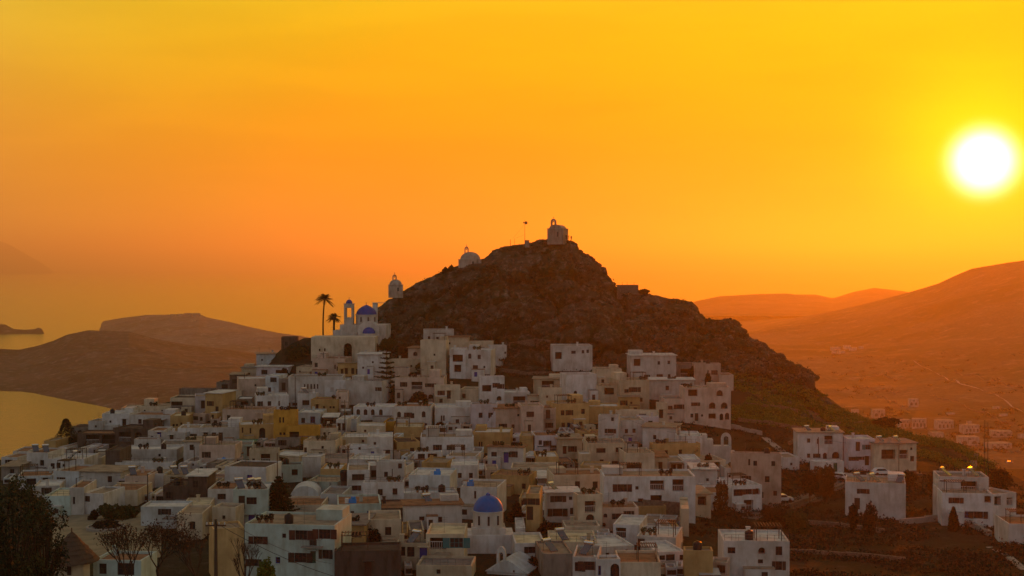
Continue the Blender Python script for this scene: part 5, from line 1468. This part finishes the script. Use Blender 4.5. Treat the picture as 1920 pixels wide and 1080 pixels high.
# masts, box, ruin and people on the summit
r = thing("antenna_mast", "tall lattice antenna mast with a dish on the skyline", "antenna", ray_at(984, 458, 433)); k = 433 / F
g = G(); g.tube((0, 0, -1), (0, 0, 46 * k), .09, .03, 6); part(g, "mast", M_RAIL, r)
g = G(); g.lathe([(.02, 0), (.45, .12), (.5, .3)], 0, 0, 10); g.v = [(v[0] + .35, -v[2], v[1] + 40 * k) for v in g.v]; part(g, "dish", M_RAIL, r)
g = G(); g.box(-.5, -.2, -.1, .1, 39 * k, 42 * k); part(g, "antenna_box", M_RAIL, r)
g = G(); g.tube((0, 0, 38 * k), (-3.6, 0, 11 * k), .015, .015, 3); g.tube((0, 0, 18 * k), (-2.6, 0, 12 * k), .015, .015, 3); part(g, "guy_wire", M_RAIL, r)
r = thing("equipment_box", "small block hut at the foot of the antenna mast", "hut", ray_at(988, 459, 432.5)); g = G(); g.box(-.6, .7, 0, 1, -.8, 1.3); part(g, "wall", WALLS['K'], r); g = G(); g.box(-.7, .8, -.1, 1.1, 1.303, 1.4); part(g, "roof", ROOFS['d'], r)
pole(957, 449, 462, "short thick mast left of the antenna mast", 432, False, 0, .09, "mast"); pole(965, 447, 462, "thin mast next to the antenna mast", 432, False, 0, .05, "mast")
k = 430 / F; r = thing("ruin", "low roofless stone ruin with thin posts on the right skyline", "ruin", ray_at(1177, 549, 430))
g = G(); g.box(-20 * k, 20 * k, 0, .5, -2, 15 * k); g.box(20 * k - .5, 20 * k, .503, 4, -2, 14 * k); part(g, "wall", M_STONE, r)
for x in (-10, -1, 12): g = G(); g.tube((x * k, .25, 15 * k), (x * k, .25, 20 * k), .04, .04, 5); part(g, "post", M_RAIL, r)


def person(px, py, Y, label, shirt):
    """A tiny standing figure, one continuous body grown over a skeleton."""
    r = thing("person", label, "person", ray_at(px, py, Y), random.uniform(-2, 2))
    V = [((0, 0, .95), .14), ((0, 0, 1.15), .13), ((0, 0, 1.42), .15), ((0, 0, 1.52), .055), ((0, -.01, 1.65), .095), ((.09, 0, .88), .09), ((.1, -.02, .48), .065), ((.1, .0, .05), .05), ((.1, -.12, .03), .04),
         ((-.09, 0, .88), .09), ((-.12, .02, .48), .065), ((-.12, .03, .05), .05), ((-.12, -.09, .03), .04), ((.2, 0, 1.40), .055), ((.25, .02, 1.12), .042), ((.22, -.08, .88), .035), ((-.2, 0, 1.40), .055), ((-.26, .02, 1.12), .042), ((-.23, -.06, .88), .035)]
    E = [(0, 1), (1, 2), (2, 3), (3, 4), (0, 5), (5, 6), (6, 7), (7, 8), (0, 9), (9, 10), (10, 11), (11, 12), (2, 13), (13, 14), (14, 15), (2, 16), (16, 17), (17, 18)]
    me = bpy.data.meshes.new("body"); me.from_pydata([a for a, _ in V], E, []); me.materials.append(shirt); o = link("body", me, r)
    o.modifiers.new("skin", 'SKIN'); sk = me.skin_vertices[0].data
    for i, (_, q) in enumerate(V): sk[i].radius = (q, q)
    sk[0].use_root = True; s = o.modifiers.new("smooth", 'SUBSURF'); s.levels = 1; s.render_levels = 1


for px, py, lb in ((1062, 450, "person in dark clothes standing nearest the summit chapel"), (1066.5, 450.5, "middle person of the three right of the summit chapel"), (1071, 452, "rightmost person of the three on the summit edge")):
    person(px, py, 434, lb, M_TANK)

# ------------------------------------------------------------------ roof equipment
def on_roof(px, py):
    c = [b for b in BUILT if b['x0'] - 2 <= px <= b['x1'] + 2]
    return min(c, key=lambda b: abs(b['yt'] - py) + (0 if b['yt'] - 2 >= py - 12 else 5)) if c else None


def roof_thing(px, py, kind):
    b = on_roof(px, py)
    if b is None: return
    o = b['o']; lx = (px - (b['x0'] + b['x1']) / 2) * b['Y'] / F; ly = min(b['D'] * .45, 2.4)
    lx = max(-b['W'] / 2 + .9, min(b['W'] / 2 - .9, lx)); M = Matrix.Rotation(b['yaw'], 4, 'Z'); P = Vector(o.location) + M @ Vector((lx, ly, b['rh']))
    w = b['label'].split(); w = w[:11 if kind != "h" else 10]
    while w[-1] in ('of', 'the', 'a', 'with', 'on', 'and', 'under', 'in', 'left', 'right', 'its', 'by', 'at', 'beside', 'two', 'one', 'above', 'below', 'between', 'from', 'behind', 'near', 'front'): w.pop()
    tgt = ' '.join(w); pos = RT_POS.get((px, py), '')
    if kind == 'h':
        r = thing("solar_heater", pos + "solar heater on the " + tgt, "solar heater", P, random.choice((.5, .7, -.6, .9)))
        g = G(); g.poly([(-.55, 0, .15), (.55, 0, .15), (.55, 1.5, 1.15), (-.55, 1.5, 1.15)]); g.poly([(.55, 0, .09), (-.55, 0, .09), (-.55, 1.5, 1.09), (.55, 1.5, 1.09)]); g.poly([(-.55, 0, .09), (.55, 0, .09), (.55, 0, .15), (-.55, 0, .15)])
        part(g, "panel", M_SOLAR, r); g = G(); g.tube((-.65, 1.65, 1.25), (.65, 1.65, 1.25), .26, .26, 12); part(g, "tank", M_STEEL, r)
        g = G(); g.tube((-.5, 1.6, 0), (-.5, 1.6, 1.0), .03, .03, 4); g.tube((.5, 1.6, 0), (.5, 1.6, 1.0), .03, .03, 4); g.tube((-.5, .05, 0), (-.5, .05, .1), .03, .03, 4); g.tube((.5, .05, 0), (.5, .05, .1), .03, .03, 4); part(g, "frame", M_RAIL, r)
    elif kind == 't':
        r = thing("water_tank", pos + "black water tank on the " + tgt, "water tank", P); g = G(); g.lathe([(.55, 0), (.58, .9), (.5, 1.1), (.2, 1.2), (.01, 1.22)], 0, 0, 14); part(g, "tank", M_TANK, r, True)
        g = G(); g.lathe([(.2, 1.2), (.2, 1.28), (.01, 1.3)], 0, 0, 10); part(g, "lid", M_TANK, r)
    elif kind == 'n':
        r = thing("tv_antenna", pos + "thin aerial on the " + tgt, "antenna", P); g = G(); g.tube((0, 0, 0), (0, 0, 2.2), .025, .02, 4); part(g, "mast", M_RAIL, r)
        g = G()
        for z in (1.5, 1.75, 2.0): g.tube((-.45, 0, z), (.45, 0, z), .014, .014, 3)
        part(g, "aerial", M_RAIL, r)
    elif kind == 'f':
        r = thing("roof_plants", pos + "potted plants on the " + tgt, "plants", P); rg = np.random.default_rng(int(px)); leaf_cloud("foliage", lobed(rg, 500, [(-.5, 0, .7, .45, .35, .4), (.4, .1, .6, .4, .4, .35), (1.0, 0, .75, .3, .3, .45)]), .12, random.choice((M_LEAFB, M_LEAF2)), rg, r)
        if 'pot' not in _om: q = G(); q.lathe([(.01, .002), (.16, 0), (.22, .4), (.01, .36)], 0, 0, 8); _om['pot'] = q.mesh("pot", ROOFS['r'])
        for x in (-.5, .4, 1.0): link("pot", _om['pot'], r, (x, 0, 0))
    elif kind == 'b':
        r = thing("roof_sheet", "blue crates on the " + tgt, "roof clutter", P); g = G(); g.box(-.5, .6, 0, .5, 0, .6); g.box(-.2, .5, .02, .4, .603, .95); part(g, "crate", M_AWN, r); g = G(); g.box(-1.1, -.55, .1, .6, 0, .7); part(g, "board", M_WHITEJ, r)


RT_POS = {}
RT = ((54, 846, 'h'), (76, 846, 'h'), (120, 858, 'h'), (136, 858, 'n'), (237, 890, 'h'), (326, 888, 'h'), (346, 888, 'h'), (322, 910, 't'), (468, 916, 'f'), (478, 916, 'h'), (496, 916, 'h'), (445, 916, 'h'), (573, 737, 'h'),
                   (809, 946, 'h'), (291, 888, 't'), (775, 890, 'n'), (815, 890, 'b'), (930, 836, 'f'), (965, 836, 'f'), (948, 837, 'n'), (1062, 1018, 'h'), (1045, 1040, 'h'), (1525, 810, 'h'), (1547, 810, 't'), (1572, 812, 'h'), (1610, 822, 'n'),
                   (1666, 830, 'h'), (1700, 830, 'h'), (1620, 902, 'h'), (1650, 902, 'h'), (1685, 902, 'h'), (1790, 893, 'h'), (1815, 893, 'n'), (1840, 893, 'h'), (486, 664, 'n'), (505, 664, 'n'), (560, 986, 'n'), (530, 986, 't'), (480, 985, 'f'),
                   (725, 878, 'f'), (1200, 893, 'n'), (1250, 893, 'f'), (1090, 892, 'n'), (1066, 925, 'n'), (1035, 816, 'f'), (1060, 823, 'f'), (1010, 857, 'f'), (1130, 790, 'n'), (1220, 713, 'f'), (1260, 713, 'f'), (1285, 727, 'f'), (1305, 727, 'n'),
                   (770, 706, 'f'), (750, 760, 'f'), (790, 760, 'f'), (840, 762, 'n'), (905, 757, 'f'), (958, 764, 'f'), (990, 740, 'n'), (905, 704, 'n'), (940, 704, 'n'), (890, 654, 'f'), (820, 616, 'n'), (1080, 700, 'n'), (1075, 755, 'f'), (1235, 665, 'n'),
                   (1330, 680, 't'), (600, 704, 'f'), (560, 704, 'n'), (625, 747, 'f'), (690, 762, 'f'), (705, 712, 'n'), (530, 768, 'f'), (580, 773, 'n'), (610, 800, 'f'), (595, 826, 'f'), (610, 826, 'n'), (700, 818, 'n'), (670, 835, 'n'), (850, 818, 'n'),
                   (920, 810, 'n'), (870, 872, 'n'), (790, 846, 'f'), (480, 740, 'f'), (515, 740, 'n'), (460, 766, 'n'), (440, 766, 'f'), (480, 794, 'f'), (505, 794, 'n'), (340, 778, 't'), (390, 736, 'n'), (350, 744, 'n'), (250, 762, 'n'), (280, 762, 'f'),
                   (205, 774, 't'), (225, 774, 'n'), (176, 789, 'n'), (400, 800, 'f'), (430, 800, 'n'), (350, 828, 'f'), (400, 834, 'n'), (260, 842, 'f'), (300, 842, 't'), (290, 866, 'f'), (240, 866, 'n'), (450, 874, 'n'), (410, 917, 'f'), (365, 892, 'n'),
                   (560, 855, 'n'), (615, 860, 'n'), (535, 870, 't'), (620, 880, 'f'), (670, 881, 'n'), (690, 904, 'n'), (735, 904, 'f'), (660, 945, 'b'), (690, 945, 'n'), (790, 924, 'f'), (830, 924, 't'), (650, 984, 'f'), (765, 1018, 'h'), (785, 1018, 'n'),
                   (830, 1002, 'n'), (985, 1019, 'n'), (1090, 1045, 'h'), (1140, 1049, 'n'), (1210, 1007, 'f'), (1250, 1007, 'n'), (1310, 1033, 't'), (1385, 1015, 'n'), (1410, 1015, 't'), (1445, 1015, 'n'), (1400, 850, 'n'), (1440, 850, 't'), (1380, 877, 'f'),
                   (1400, 877, 'n'), (1320, 880, 'f'), (1395, 910, 'f'), (1160, 952, 'f'), (1145, 952, 'n'), (1105, 927, 'f'), (1050, 924, 'h'), (960, 891, 'n'), (975, 891, 'f'), (1240, 832, 'f'), (1290, 832, 'n'), (1110, 830, 'f'), (1150, 830, 'n'), (900, 914 - 2, 'n'), (875, 914, 'b'))
_gr = {}
for px, py, kd in RT:
    b = on_roof(px, py)
    if b: _gr.setdefault((id(b['o']), kd), []).append((px, py))
for L__ in _gr.values():
    L__ = sorted(set(L__))
    if len(L__) > 1:
        for q, nm_ in zip(L__, ('left ', 'right ') if len(L__) == 2 else ('left ', 'middle ', 'right ', 'far right ')): RT_POS[q] = nm_
for px, py, kd in RT: roof_thing(px, py, kd)

Yt = hit_Y(644, 935); r = thing("water_tower", "tall dark tank on a dark pillar in the middle of the village", "water tank", ray_at(644, 935, Yt)); k = Yt / F
g = G(); g.box(-5.5 * k, 5.5 * k, 0, 1.0, -2, 32 * k); part(g, "pillar", WALLS['G'], r); g = G(); g.lathe([(7.5 * k, 32 * k), (7.8 * k, 50 * k), (5 * k, 53 * k), (.01, 54 * k)], 0, .5, 14); part(g, "tank", M_TANK, r)
Yu = hit_Y(417, 874) ; k = Yu / F; r = thing("canopy", "bright blue cloth canopy on a terrace left of centre", "canopy", ray_at(417, 875, Yu))
g = G(); pk = (-1 * k, 1.0, 16 * k); rim = [(-16 * k, 0, 2 * k), (-13 * k, 0, 7 * k), (0, -.4, 5 * k), (13 * k, 0, 7 * k), (16 * k, .2, 3 * k), (14 * k, 2.4, 7 * k), (0, 2.6, 8 * k), (-14 * k, 2.4, 7 * k)]
for i in range(8): g.poly([rim[i], rim[(i + 1) % 8], pk])
part(g, "cloth", M_AWN, r); g = G(); g.tube((0, 1, -1), (0, 1, 15 * k), .05, .04, 5); part(g, "pole", M_RAIL, r)
for px, py, lb, mt in ((462, 826, "long green awning in front of the greenish white house", M_GREENJ), (1340, 872, "yellow awning over the terrace behind the stepped chapel", WALLS['Y']), (1195, 983, "white sheet canopy near the brown wall", M_TIN), (1330, 1072, "grey sloping awning beside the large bottom right house", M_TIN), (1562, 856, "pale canvas roof over the first right group entrance", M_TIN)):
    Yq = hit_Y(px, py + 10) - 1.5; r = thing("awning", lb, "awning", ray_at(px, py, Yq)); k = Yq / F; g = G(); g.poly([(-20 * k, -1.2, -.25), (20 * k, -1.2, -.25), (20 * k, .8, .2), (-20 * k, .8, .2)]); g.poly([(-20 * k, .8, .15), (20 * k, .8, .15), (20 * k, -1.2, -.3), (-20 * k, -1.2, -.3)]); g.poly([(-20 * k, -1.2, -.3), (20 * k, -1.2, -.3), (20 * k, -1.2, -.25), (-20 * k, -1.2, -.25)]); part(g, "sheet", mt, r)
    g = G()
    for x in (-19, 19): g.tube((x * k, -1.1, -2.6), (x * k, -1.1, -.28), .04, .04, 4)
    part(g, "post", M_RAIL, r)

# ------------------------------------------------------------------ road, paths, walls, cars on the right side
def strip(name, pts, w, mat, label, lift=.08, kind="structure"):
    """A road or path draped over the ground through the given pixels."""
    Q = [surf_hit(A_HILL, px, py) for px, py in pts]; V = []
    P2 = []
    for a, b in zip(Q, Q[1:]):
        n = max(2, int((b - a).length / 1.5))
        for i in range(n): P2.append(a.lerp(b, i / n))
    P2.append(Q[-1])
    for i, p in enumerate(P2):
        d = (P2[min(i + 1, len(P2) - 1)] - P2[max(i - 1, 0)]); d.z = 0; d = d.normalized() if d.length > 0 else Vector((1, 0, 0)); s = Vector((d.y, -d.x, 0)) * w / 2
        zc = max(p.z, ground_z(p.x, p.y)) + lift
        for q in (p - s, p + s): V.append((q.x, q.y, zc)); 
    n = len(P2); Fs = []
    base = [(x, y, z - 1.2) for x, y, z in V]; V2 = V + base; m = len(V)
    for i in range(n - 1):
        a = 2 * i; Fs.append((a, a + 1, a + 3, a + 2)); Fs.append((m + a, a, a + 2, m + a + 2)); Fs.append((a + 1, m + a + 1, m + a + 3, a + 3))
    o = link(name, mesh_np(name, V2, Fs, mat)); tag(o, label, None, None, kind); return o


strip("road", [(1395, 975), (1440, 958), (1490, 947), (1535, 928), (1585, 905), (1640, 897), (1725, 890)], 4.2, M_ASPH, "narrow road climbing past the right group of houses")
strip("path", [(1434, 822), (1452, 836), (1480, 856), (1502, 872)], 1.6, M_CONC, "pale stepped path running down the right slope")
strip("footpath", [(1856, 1028), (1890, 1045), (1925, 1072)], 1.0, M_CONC, "thin pale path at the lower right corner")
strip("track", [(1780, 892), (1820, 878), (1860, 868), (1925, 880)], 3.0, M_ASPH, "track along the ridge at the right edge")


def stone_wall(pts, h, label, mat=None, t=.5):
    Q = [surf_hit(A_HILL, px, py) for px, py in pts]; r = thing("stone_wall", label, "stone wall", Q[0]); g = G()
    for a, b in zip(Q, Q[1:]):
        n = max(1, int((b - a).length / 2.0))
        for i in range(n):
            p = a.lerp(b, i / n) - Q[0]; q = a.lerp(b, (i + 1) / n) - Q[0]; hh = h * random.uniform(.85, 1.15); d = (q - p); d.z = 0
            if d.length < 1e-3: continue
            s = Vector((d.y, -d.x, 0)).normalized() * t / 2; c = [p - s, q - s, q + s, p + s]
            lo = [v - Vector((0, 0, 1.5)) for v in c]; hi = [v + Vector((0, 0, hh)) for v in c]
            g.poly(hi); 
            for j in range(4): g.poly([lo[j], lo[(j + 1) % 4], hi[(j + 1) % 4], hi[j]])
    part(g, "stones", mat or M_STONE, r)


stone_wall([(1290, 790), (1340, 797), (1390, 808), (1430, 818)], 1.0, "rubble wall sloping down right of the arched terrace house", M_CONC)
stone_wall([(1385, 792), (1450, 800), (1520, 812)], .9, "field wall on the green slope right of the arched house")
stone_wall([(1400, 762), (1470, 770), (1540, 783)], .8, "upper field wall on the green slope under the crags")
stone_wall([(1480, 835), (1550, 800), (1620, 796)], .8, "field wall running to the skyline behind the right group")
stone_wall([(1480, 955), (1535, 938), (1585, 915)], .9, "retaining wall under the road")
stone_wall([(1600, 897), (1660, 892), (1720, 889)], .7, "low wall in front of the colonnade house")
stone_wall([(1690, 985), (1760, 980), (1830, 995), (1860, 1010)], .9, "garden wall below the villa", M_CONC)
stone_wall([(1500, 985), (1580, 990), (1660, 1000)], .7, "broken field wall below the big cube house")
stone_wall([(1450, 1040), (1560, 1045), (1700, 1060)], .7, "lowest field wall in the dark scrub")
stone_wall([(940, 700), (990, 706), (1040, 703)], .9, "old terrace wall under the lone house on the slope")
stone_wall([(955, 648), (1000, 642), (1035, 646)], .9, "short terrace wall at the foot of the rocks")
stone_wall([(1180, 975), (1230, 978), (1282, 984)], 2.8, "brown retaining wall below the largest white building")
stone_wall([(1282, 985), (1284, 1010)], 4.5, "pale pillar end of the brown retaining wall", WALLS['C'], 1.2)
stone_wall([(1060, 690), (1085, 692), (1110, 690)], 1.6, "stone base under the lone house on the slope")


def car(px, py, rz, label, mat, Y=None):
    P = surf_hit(A_HILL, px, py); P.z += .1; r = thing("parked_car", label, "car", P, rz)
    g = G(); prof = [(-2.0, .35), (-2.0, .85), (-1.75, .95), (-1.3, 1.42), (.5, 1.45), (1.05, .98), (1.9, .85), (2.0, .6), (2.0, .35)]
    for s in (-1, 1):
        for i in range(1, len(prof) - 1): g.poly([(prof[0][0], s * .82, prof[0][1]), (prof[i][0], s * .82, prof[i][1]), (prof[i + 1][0], s * .82, prof[i + 1][1])][::s])
    for (a, b), (c, d) in zip(prof, prof[1:]): g.poly([(a, -.82, b), (a, .82, b), (c, .82, d), (c, -.82, d)])
    part(g, "body", mat, r); g = G()
    for s in (-1, 1):
        g.poly([(-1.55, s * .825, .98), (.85, s * .825, .98), (.4, s * .825, 1.36), (-1.2, s * .825, 1.36)])
    g.poly([(.56, -.7, 1.41), (.56, .7, 1.41), (1.0, .7, 1.04), (1.0, -.7, 1.04)]); part(g, "window", M_GLASS, r)
    w = G(); w.tube((0, -.1, 0), (0, .1, 0), .32, .32, 12); me = w.mesh("wheel", M_TANK)
    for x in (-1.25, 1.25):
        for y in (-.8, .8): link("wheel", me, r, (x, y, .32))
    return r


M_CARW = plain("white_car_paint", (0.72, 0.72, 0.70), 0.25, 0.03, spec=0.6); M_CARG = plain("grey_car_paint", (0.22, 0.22, 0.23), 0.3, 0.05, spec=0.6)
car(1575, 903, 2.4, "white car parked at the road bend below the garage block", M_CARW); car(1590, 904, 2.7, "pale car close behind the white one at the road bend", M_CARG)
car(1467, 946, .2, "white van by the foot of the tall old beige building", M_CARW); car(1655, 893, .1, "light car parked in front of the colonnade house", M_CARW); car(1615, 897, .1, "dark car in front of the lilac white house", M_TANK)
car(1895, 870, .3, "car catching the sun on the track at the right edge", M_CARG)

# ------------------------------------------------------------------ boulders, scrub on the hill
def boulder_mass(name, label, pts, sizes, mat, seed):
    rg = np.random.default_rng(seed); bm = bmesh.new(); bmesh.ops.create_icosphere(bm, subdivisions=2, radius=1); bv = np.array([v.co[:] for v in bm.verts]); bf = np.array([[v.index for v in f.verts] for f in bm.faces]); bm.free()
    V = []; Fc = []
    for i, (p, s) in enumerate(zip(pts, sizes)):
        q = bv.copy(); 
        for _ in range(5):
            n = rg.normal(size=3); n /= np.linalg.norm(n); d = rg.uniform(.45, .8); h = q @ n; q = q - np.clip(h - d, 0, None)[:, None] * n[None, :]
        q *= rg.uniform(.7, 1.25, 3)[None, :] * s; a = rg.uniform(0, 6.28); R = np.array([[math.cos(a), -math.sin(a), 0], [math.sin(a), math.cos(a), 0], [0, 0, 1]])
        V.append(q @ R.T + np.array(p)[None, :]); Fc.append(bf + i * len(bv))
    o = link(name, mesh_np(name, np.concatenate(V), np.concatenate(Fc), mat)); tag(o, label, None, None, "stuff"); return o


rg = np.random.default_rng(12); pts = []; sz = []
for i in range(330):
    px = rg.uniform(715, 1530); sk = float(np.interp(px, silx, sily)); lo = float(np.interp(px, [700, 1100, 1350, 1530], [655, 680, 705, 745]))
    if sk >= lo - 8: continue
    py = sk + 3 + (lo - sk) * rg.uniform(0, 1) ** .8; p = surf_hit(A_HILL, px, py); s = rg.uniform(.35, 1.0) if rg.random() < .75 else rg.uniform(1.0, 2.3); pts.append((p.x, p.y, p.z - s * .35)); sz.append(s)
boulder_mass("boulders", "weathered boulders and rock ledges strewn over the hill", pts, sz, M_HILL, 3)
pts = []; sz = []
for px, s in [(x, rg.uniform(.5, 1.3)) for x in np.arange(1080, 1530, 7)] + [(1300, 1.9), (1306, 2.0), (1316, 1.6), (1366, 2.0), (1360, 1.6), (1376, 1.8), (1390, 1.5), (1428, 1.6), (1462, 1.8), (1480, 1.5), (1500, 1.7), (1515, 2.0), (1522, 2.2), (1521, 1.8), (1120, 1.5), (1132, 1.6), (930, 1.2), (938, .9), (1072, 1.4), (1098, 1.0), (840, .8), (800, .8), (770, .8)]:
    p = surf_hit(A_HILL, px, float(np.interp(px, silx, sily)) + 2.5); pts.append((p.x, p.y, p.z - s * .55)); sz.append(s)
boulder_mass("skyline_rocks", "knobbly rocks along the skyline of the hill", pts, sz, M_HILL, 8)


def scrub(name, label, regions, mat, seed, leaf=.2, per=14):
    rg = np.random.default_rng(seed); C = []
    for (x0, x1, f0, f1, n, s0, s1) in regions:
        for i in range(n):
            px = rg.uniform(x0, x1); sk = float(np.interp(px, silx, sily)); py = f0(px, sk) + (f1(px, sk) - f0(px, sk)) * rg.random()
            if py < sk + 1: continue
            p = surf_hit(A_HILL, px, py); s = rg.uniform(s0, s1)
            if vnoise(np.array([p.x / 7]), np.array([p.y / 7]), 5)[0] < .38: continue
            q = rg.normal(size=(per, 3)) * np.array([s, s, s * .55]) * .5; q[:, 2] = abs(q[:, 2]); C.append(q + np.array([p.x, p.y, p.z]))
    o = leaf_cloud(name, np.concatenate(C), leaf, mat, rg, tri=True); tag(o, label, None, None, "stuff"); return o


scrub("scrub", "dark low scrub covering hill and gullies", [(705, 1530, lambda x, s: s + 2, lambda x, s: max(s + 4, np.interp(x, [700, 1100, 1350, 1530], [680, 700, 720, 760])), 2600, .5, 1.4),
      (1380, 1920, lambda x, s: max(s + 2, 830), lambda x, s: 1090, 3600, .5, 1.6), (930, 1160, lambda x, s: 640, lambda x, s: 712, 500, .5, 1.2), (1260, 1480, lambda x, s: 790, lambda x, s: 1020, 900, .4, 1.2)], M_LEAFB, 5, .24, 18)
scrub("green_scrub", "olive green bushes on the slope right of the village", [(1370, 1860, lambda x, s: max(s + 1, np.interp(x, [1370, 1530], [700, 735])), lambda x, s: max(s + 8, np.interp(x, [1370, 1530, 1700, 1860], [790, 812, 850, 900])), 4200, .5, 1.5)], M_GOLD, 6, .24, 18)

# ------------------------------------------------------------------ far things: valley houses, their road, buildings on the peninsula
def far_house(px, base, top, w, P, label, arches=0, name="valley_house", group=None):
    k = P.y / F; W = w * k; H = (base - top) * k; r = thing(name, label, "house", P, random.uniform(-.3, .3), group)
    hs = []
    if arches:
        for i in range(arches): c = -W / 2 + W * (i + .5) / arches; q = W / arches * .28; hs.append((c - q, c + q, H * .15, H * .55, .8, True))
        for i in range(max(1, arches - 1)): c = -W / 2 + W * (i + 1) / (arches); q = W / arches * .15; hs.append((c - q, c + q, H * .66, H * .84, .2, False))
    g = G(); front_wall(g, W, -4, H, hs); D = W * .7
    g.poly([(W / 2, 0, -4), (W / 2, D, -4), (W / 2, D, H), (W / 2, 0, H)]); g.poly([(-W / 2, D, -4), (-W / 2, 0, -4), (-W / 2, 0, H), (-W / 2, D, H)]); part(g, "wall", WALLS['K2'], r)
    g = G(); g.box(-W / 2, W / 2, .003, D, H - .3, H - .01); part(g, "roof", ROOFS['c'], r)
    if hs: g = G(); g.box(-W / 2 + .1, W / 2 - .1, .85, .95, -3, H - .35); part(g, "back_wall", M_STONE, r)


for px, b, t, w, ar, lb in ((1711, 765, 750, 17, 2, "lone tall white house in the valley above the village of arches"), (1649, 786, 770, 22, 2, "white valley house touching the hill skyline"), (1697, 806, 790, 22, 3, "left half of the arcaded valley house row"), (1722, 807, 789, 26, 4, "right half of the arcaded valley house row"),
                           (1773, 806, 789, 30, 4, "stepped arcaded valley house with a raised centre"), (1824, 815, 799, 30, 4, "arcaded valley house right of the stepped one"), (1816, 796, 791, 8, 0, "tiny valley hut above the arcaded house"), (1760, 822, 812, 24, 0, "low valley house under the stepped arcaded house"),
                           (1820, 838, 822, 36, 2, "long valley house below the arcaded ones"), (1876, 824, 813, 38, 3, "wide low valley house at the right"), (1880, 845, 835, 42, 3, "lowest wide valley house near the right edge"), (1866, 768, 764, 12, 0, "small pale valley barn left of the road"), (1881, 781, 777, 13, 0, "smaller pale valley barn below the other"),
                           (1916, 824, 816, 12, 0, "valley house cut by the right edge"), (1604, 776, 770, 14, 0, "small pale hut peeking over the hill skyline"), (1783, 779, 776, 14, 0, "flat valley hut among the fields"), (1570, 657, 651, 16, 0, "left house of the faint hamlet on the far slope"), (1588, 655, 648, 12, 0, "second house of the faint hamlet"),
                           (1600, 659, 653, 14, 0, "third house of the faint hamlet"), (1562, 664, 660, 10, 0, "lowest house of the faint hamlet"), (1613, 655, 650, 9, 0, "rightmost house of the faint hamlet"), (1578, 663, 658, 12, 0, "lower middle house of the faint hamlet")):
    far_house(px, b, t, w, surf_hit(A_MOUNT, px, b), lb, ar)
for px, b, t, w, lb in ((322, 594, 590, 10, "left building on the hazy peninsula crest"), (337, 593, 589, 12, "second building on the hazy peninsula crest"), (352, 593, 588, 14, "long building on the hazy peninsula crest"), (368, 594, 588, 14, "right block on the hazy peninsula crest"), (362, 604, 601, 5, "tiny pale house below the peninsula crest"), (268, 600, 597, 8, "low house left on the peninsula crest")):
    far_house(px, b, t, w, surf_hit(A_PEN, px, b), lb, 0, "peninsula_building")

pts = [(1712, 682), (1740, 694), (1775, 712), (1800, 724), (1840, 735), (1870, 746), (1895, 762), (1925, 780)]
Q = [surf_hit(A_MOUNT, *p) for p in pts]; V = []; Fs = []; P2 = []
for a, b in zip(Q, Q[1:]):
    for i in range(16): P2.append(a.lerp(b, i / 16))
u_, X_, Y_, Z_ = A_MOUNT
for i, p in enumerate(P2):
    c = int(np.clip(np.searchsorted(u_, CX + p.x / p.y * F), 0, len(u_) - 1)); z = float(np.interp(p.y, Y_[:, c][:240], Z_[:, c][:240])) + 1.0
    V += [(p.x, p.y - 4, z), (p.x, p.y + 5, z + .6)]
    if i: Fs.append((2 * i - 2, 2 * i - 1, 2 * i + 1, 2 * i))
o = link("valley_road", mesh_np("valley_road", V, Fs, M_CONC)); tag(o, "pale road slanting down the mountain slope", None, None, "structure")

# trees and yard walls scattered over the valley floor
rg = np.random.default_rng(33); C = []
for i in range(420):
    px = rg.uniform(1440, 1925); py = 850 - 190 * rg.random() ** 1.6; p = surf_hit(A_MOUNT, px, py)
    if vnoise(np.array([p.x / 90]), np.array([p.y / 90]), 9)[0] < .45: continue
    s = rg.uniform(1.2, 3.2); q = rg.normal(size=(20, 3)) * np.array([s, s, s * .5]) * .6; q[:, 2] = abs(q[:, 2]); C.append(q + np.array(p))
o = leaf_cloud("valley_bushes", np.concatenate(C), .9, M_LEAFB, rg, tri=True); tag(o, "dark bushes dotted over the hazy valley floor", None, None, "stuff")
for a, b_, lb in (((1660, 780), (1770, 822), "long yard wall slanting through the valley village"), ((1640, 742), (1700, 765), "field wall below the lone tall valley house"), ((1750, 742), (1905, 800), "field wall right of the lone tall valley house"),
                  ((1560, 700), (1700, 712), "faint terrace wall on the far slope"), ((1600, 728), (1690, 738), "second faint terrace wall on the far slope"), ((1740, 828), (1915, 852), "yard wall in front of the lowest valley houses"), ((1790, 700), (1915, 728), "upper field wall on the mountain slope")):
    A = surf_hit(A_MOUNT, *a); B = surf_hit(A_MOUNT, *b_); r = thing("valley_wall", lb, "field wall", A); g = G(); n = 24; prev = None
    for i in range(n + 1):
        px = a[0] + (b_[0] - a[0]) * i / n; py = a[1] + (b_[1] - a[1]) * i / n + 3 * math.sin(i * .7); p = surf_hit(A_MOUNT, px, py) - A
        if prev is not None: g.poly([prev, p, p + Vector((0, 0, 1.0)), prev + Vector((0, 0, 1.0))]); g.poly([prev + Vector((0, 0, 1.0)), p + Vector((0, 0, 1.0)), p + Vector((0, 1, 1.0)), prev + Vector((0, 1, 1.0))]); g.poly([p + Vector((0, 1, 0)), prev + Vector((0, 1, 0)), prev + Vector((0, 1, 1.0)), p + Vector((0, 1, 1.0))])
        prev = p
    part(g, "stones", M_STONE, r)
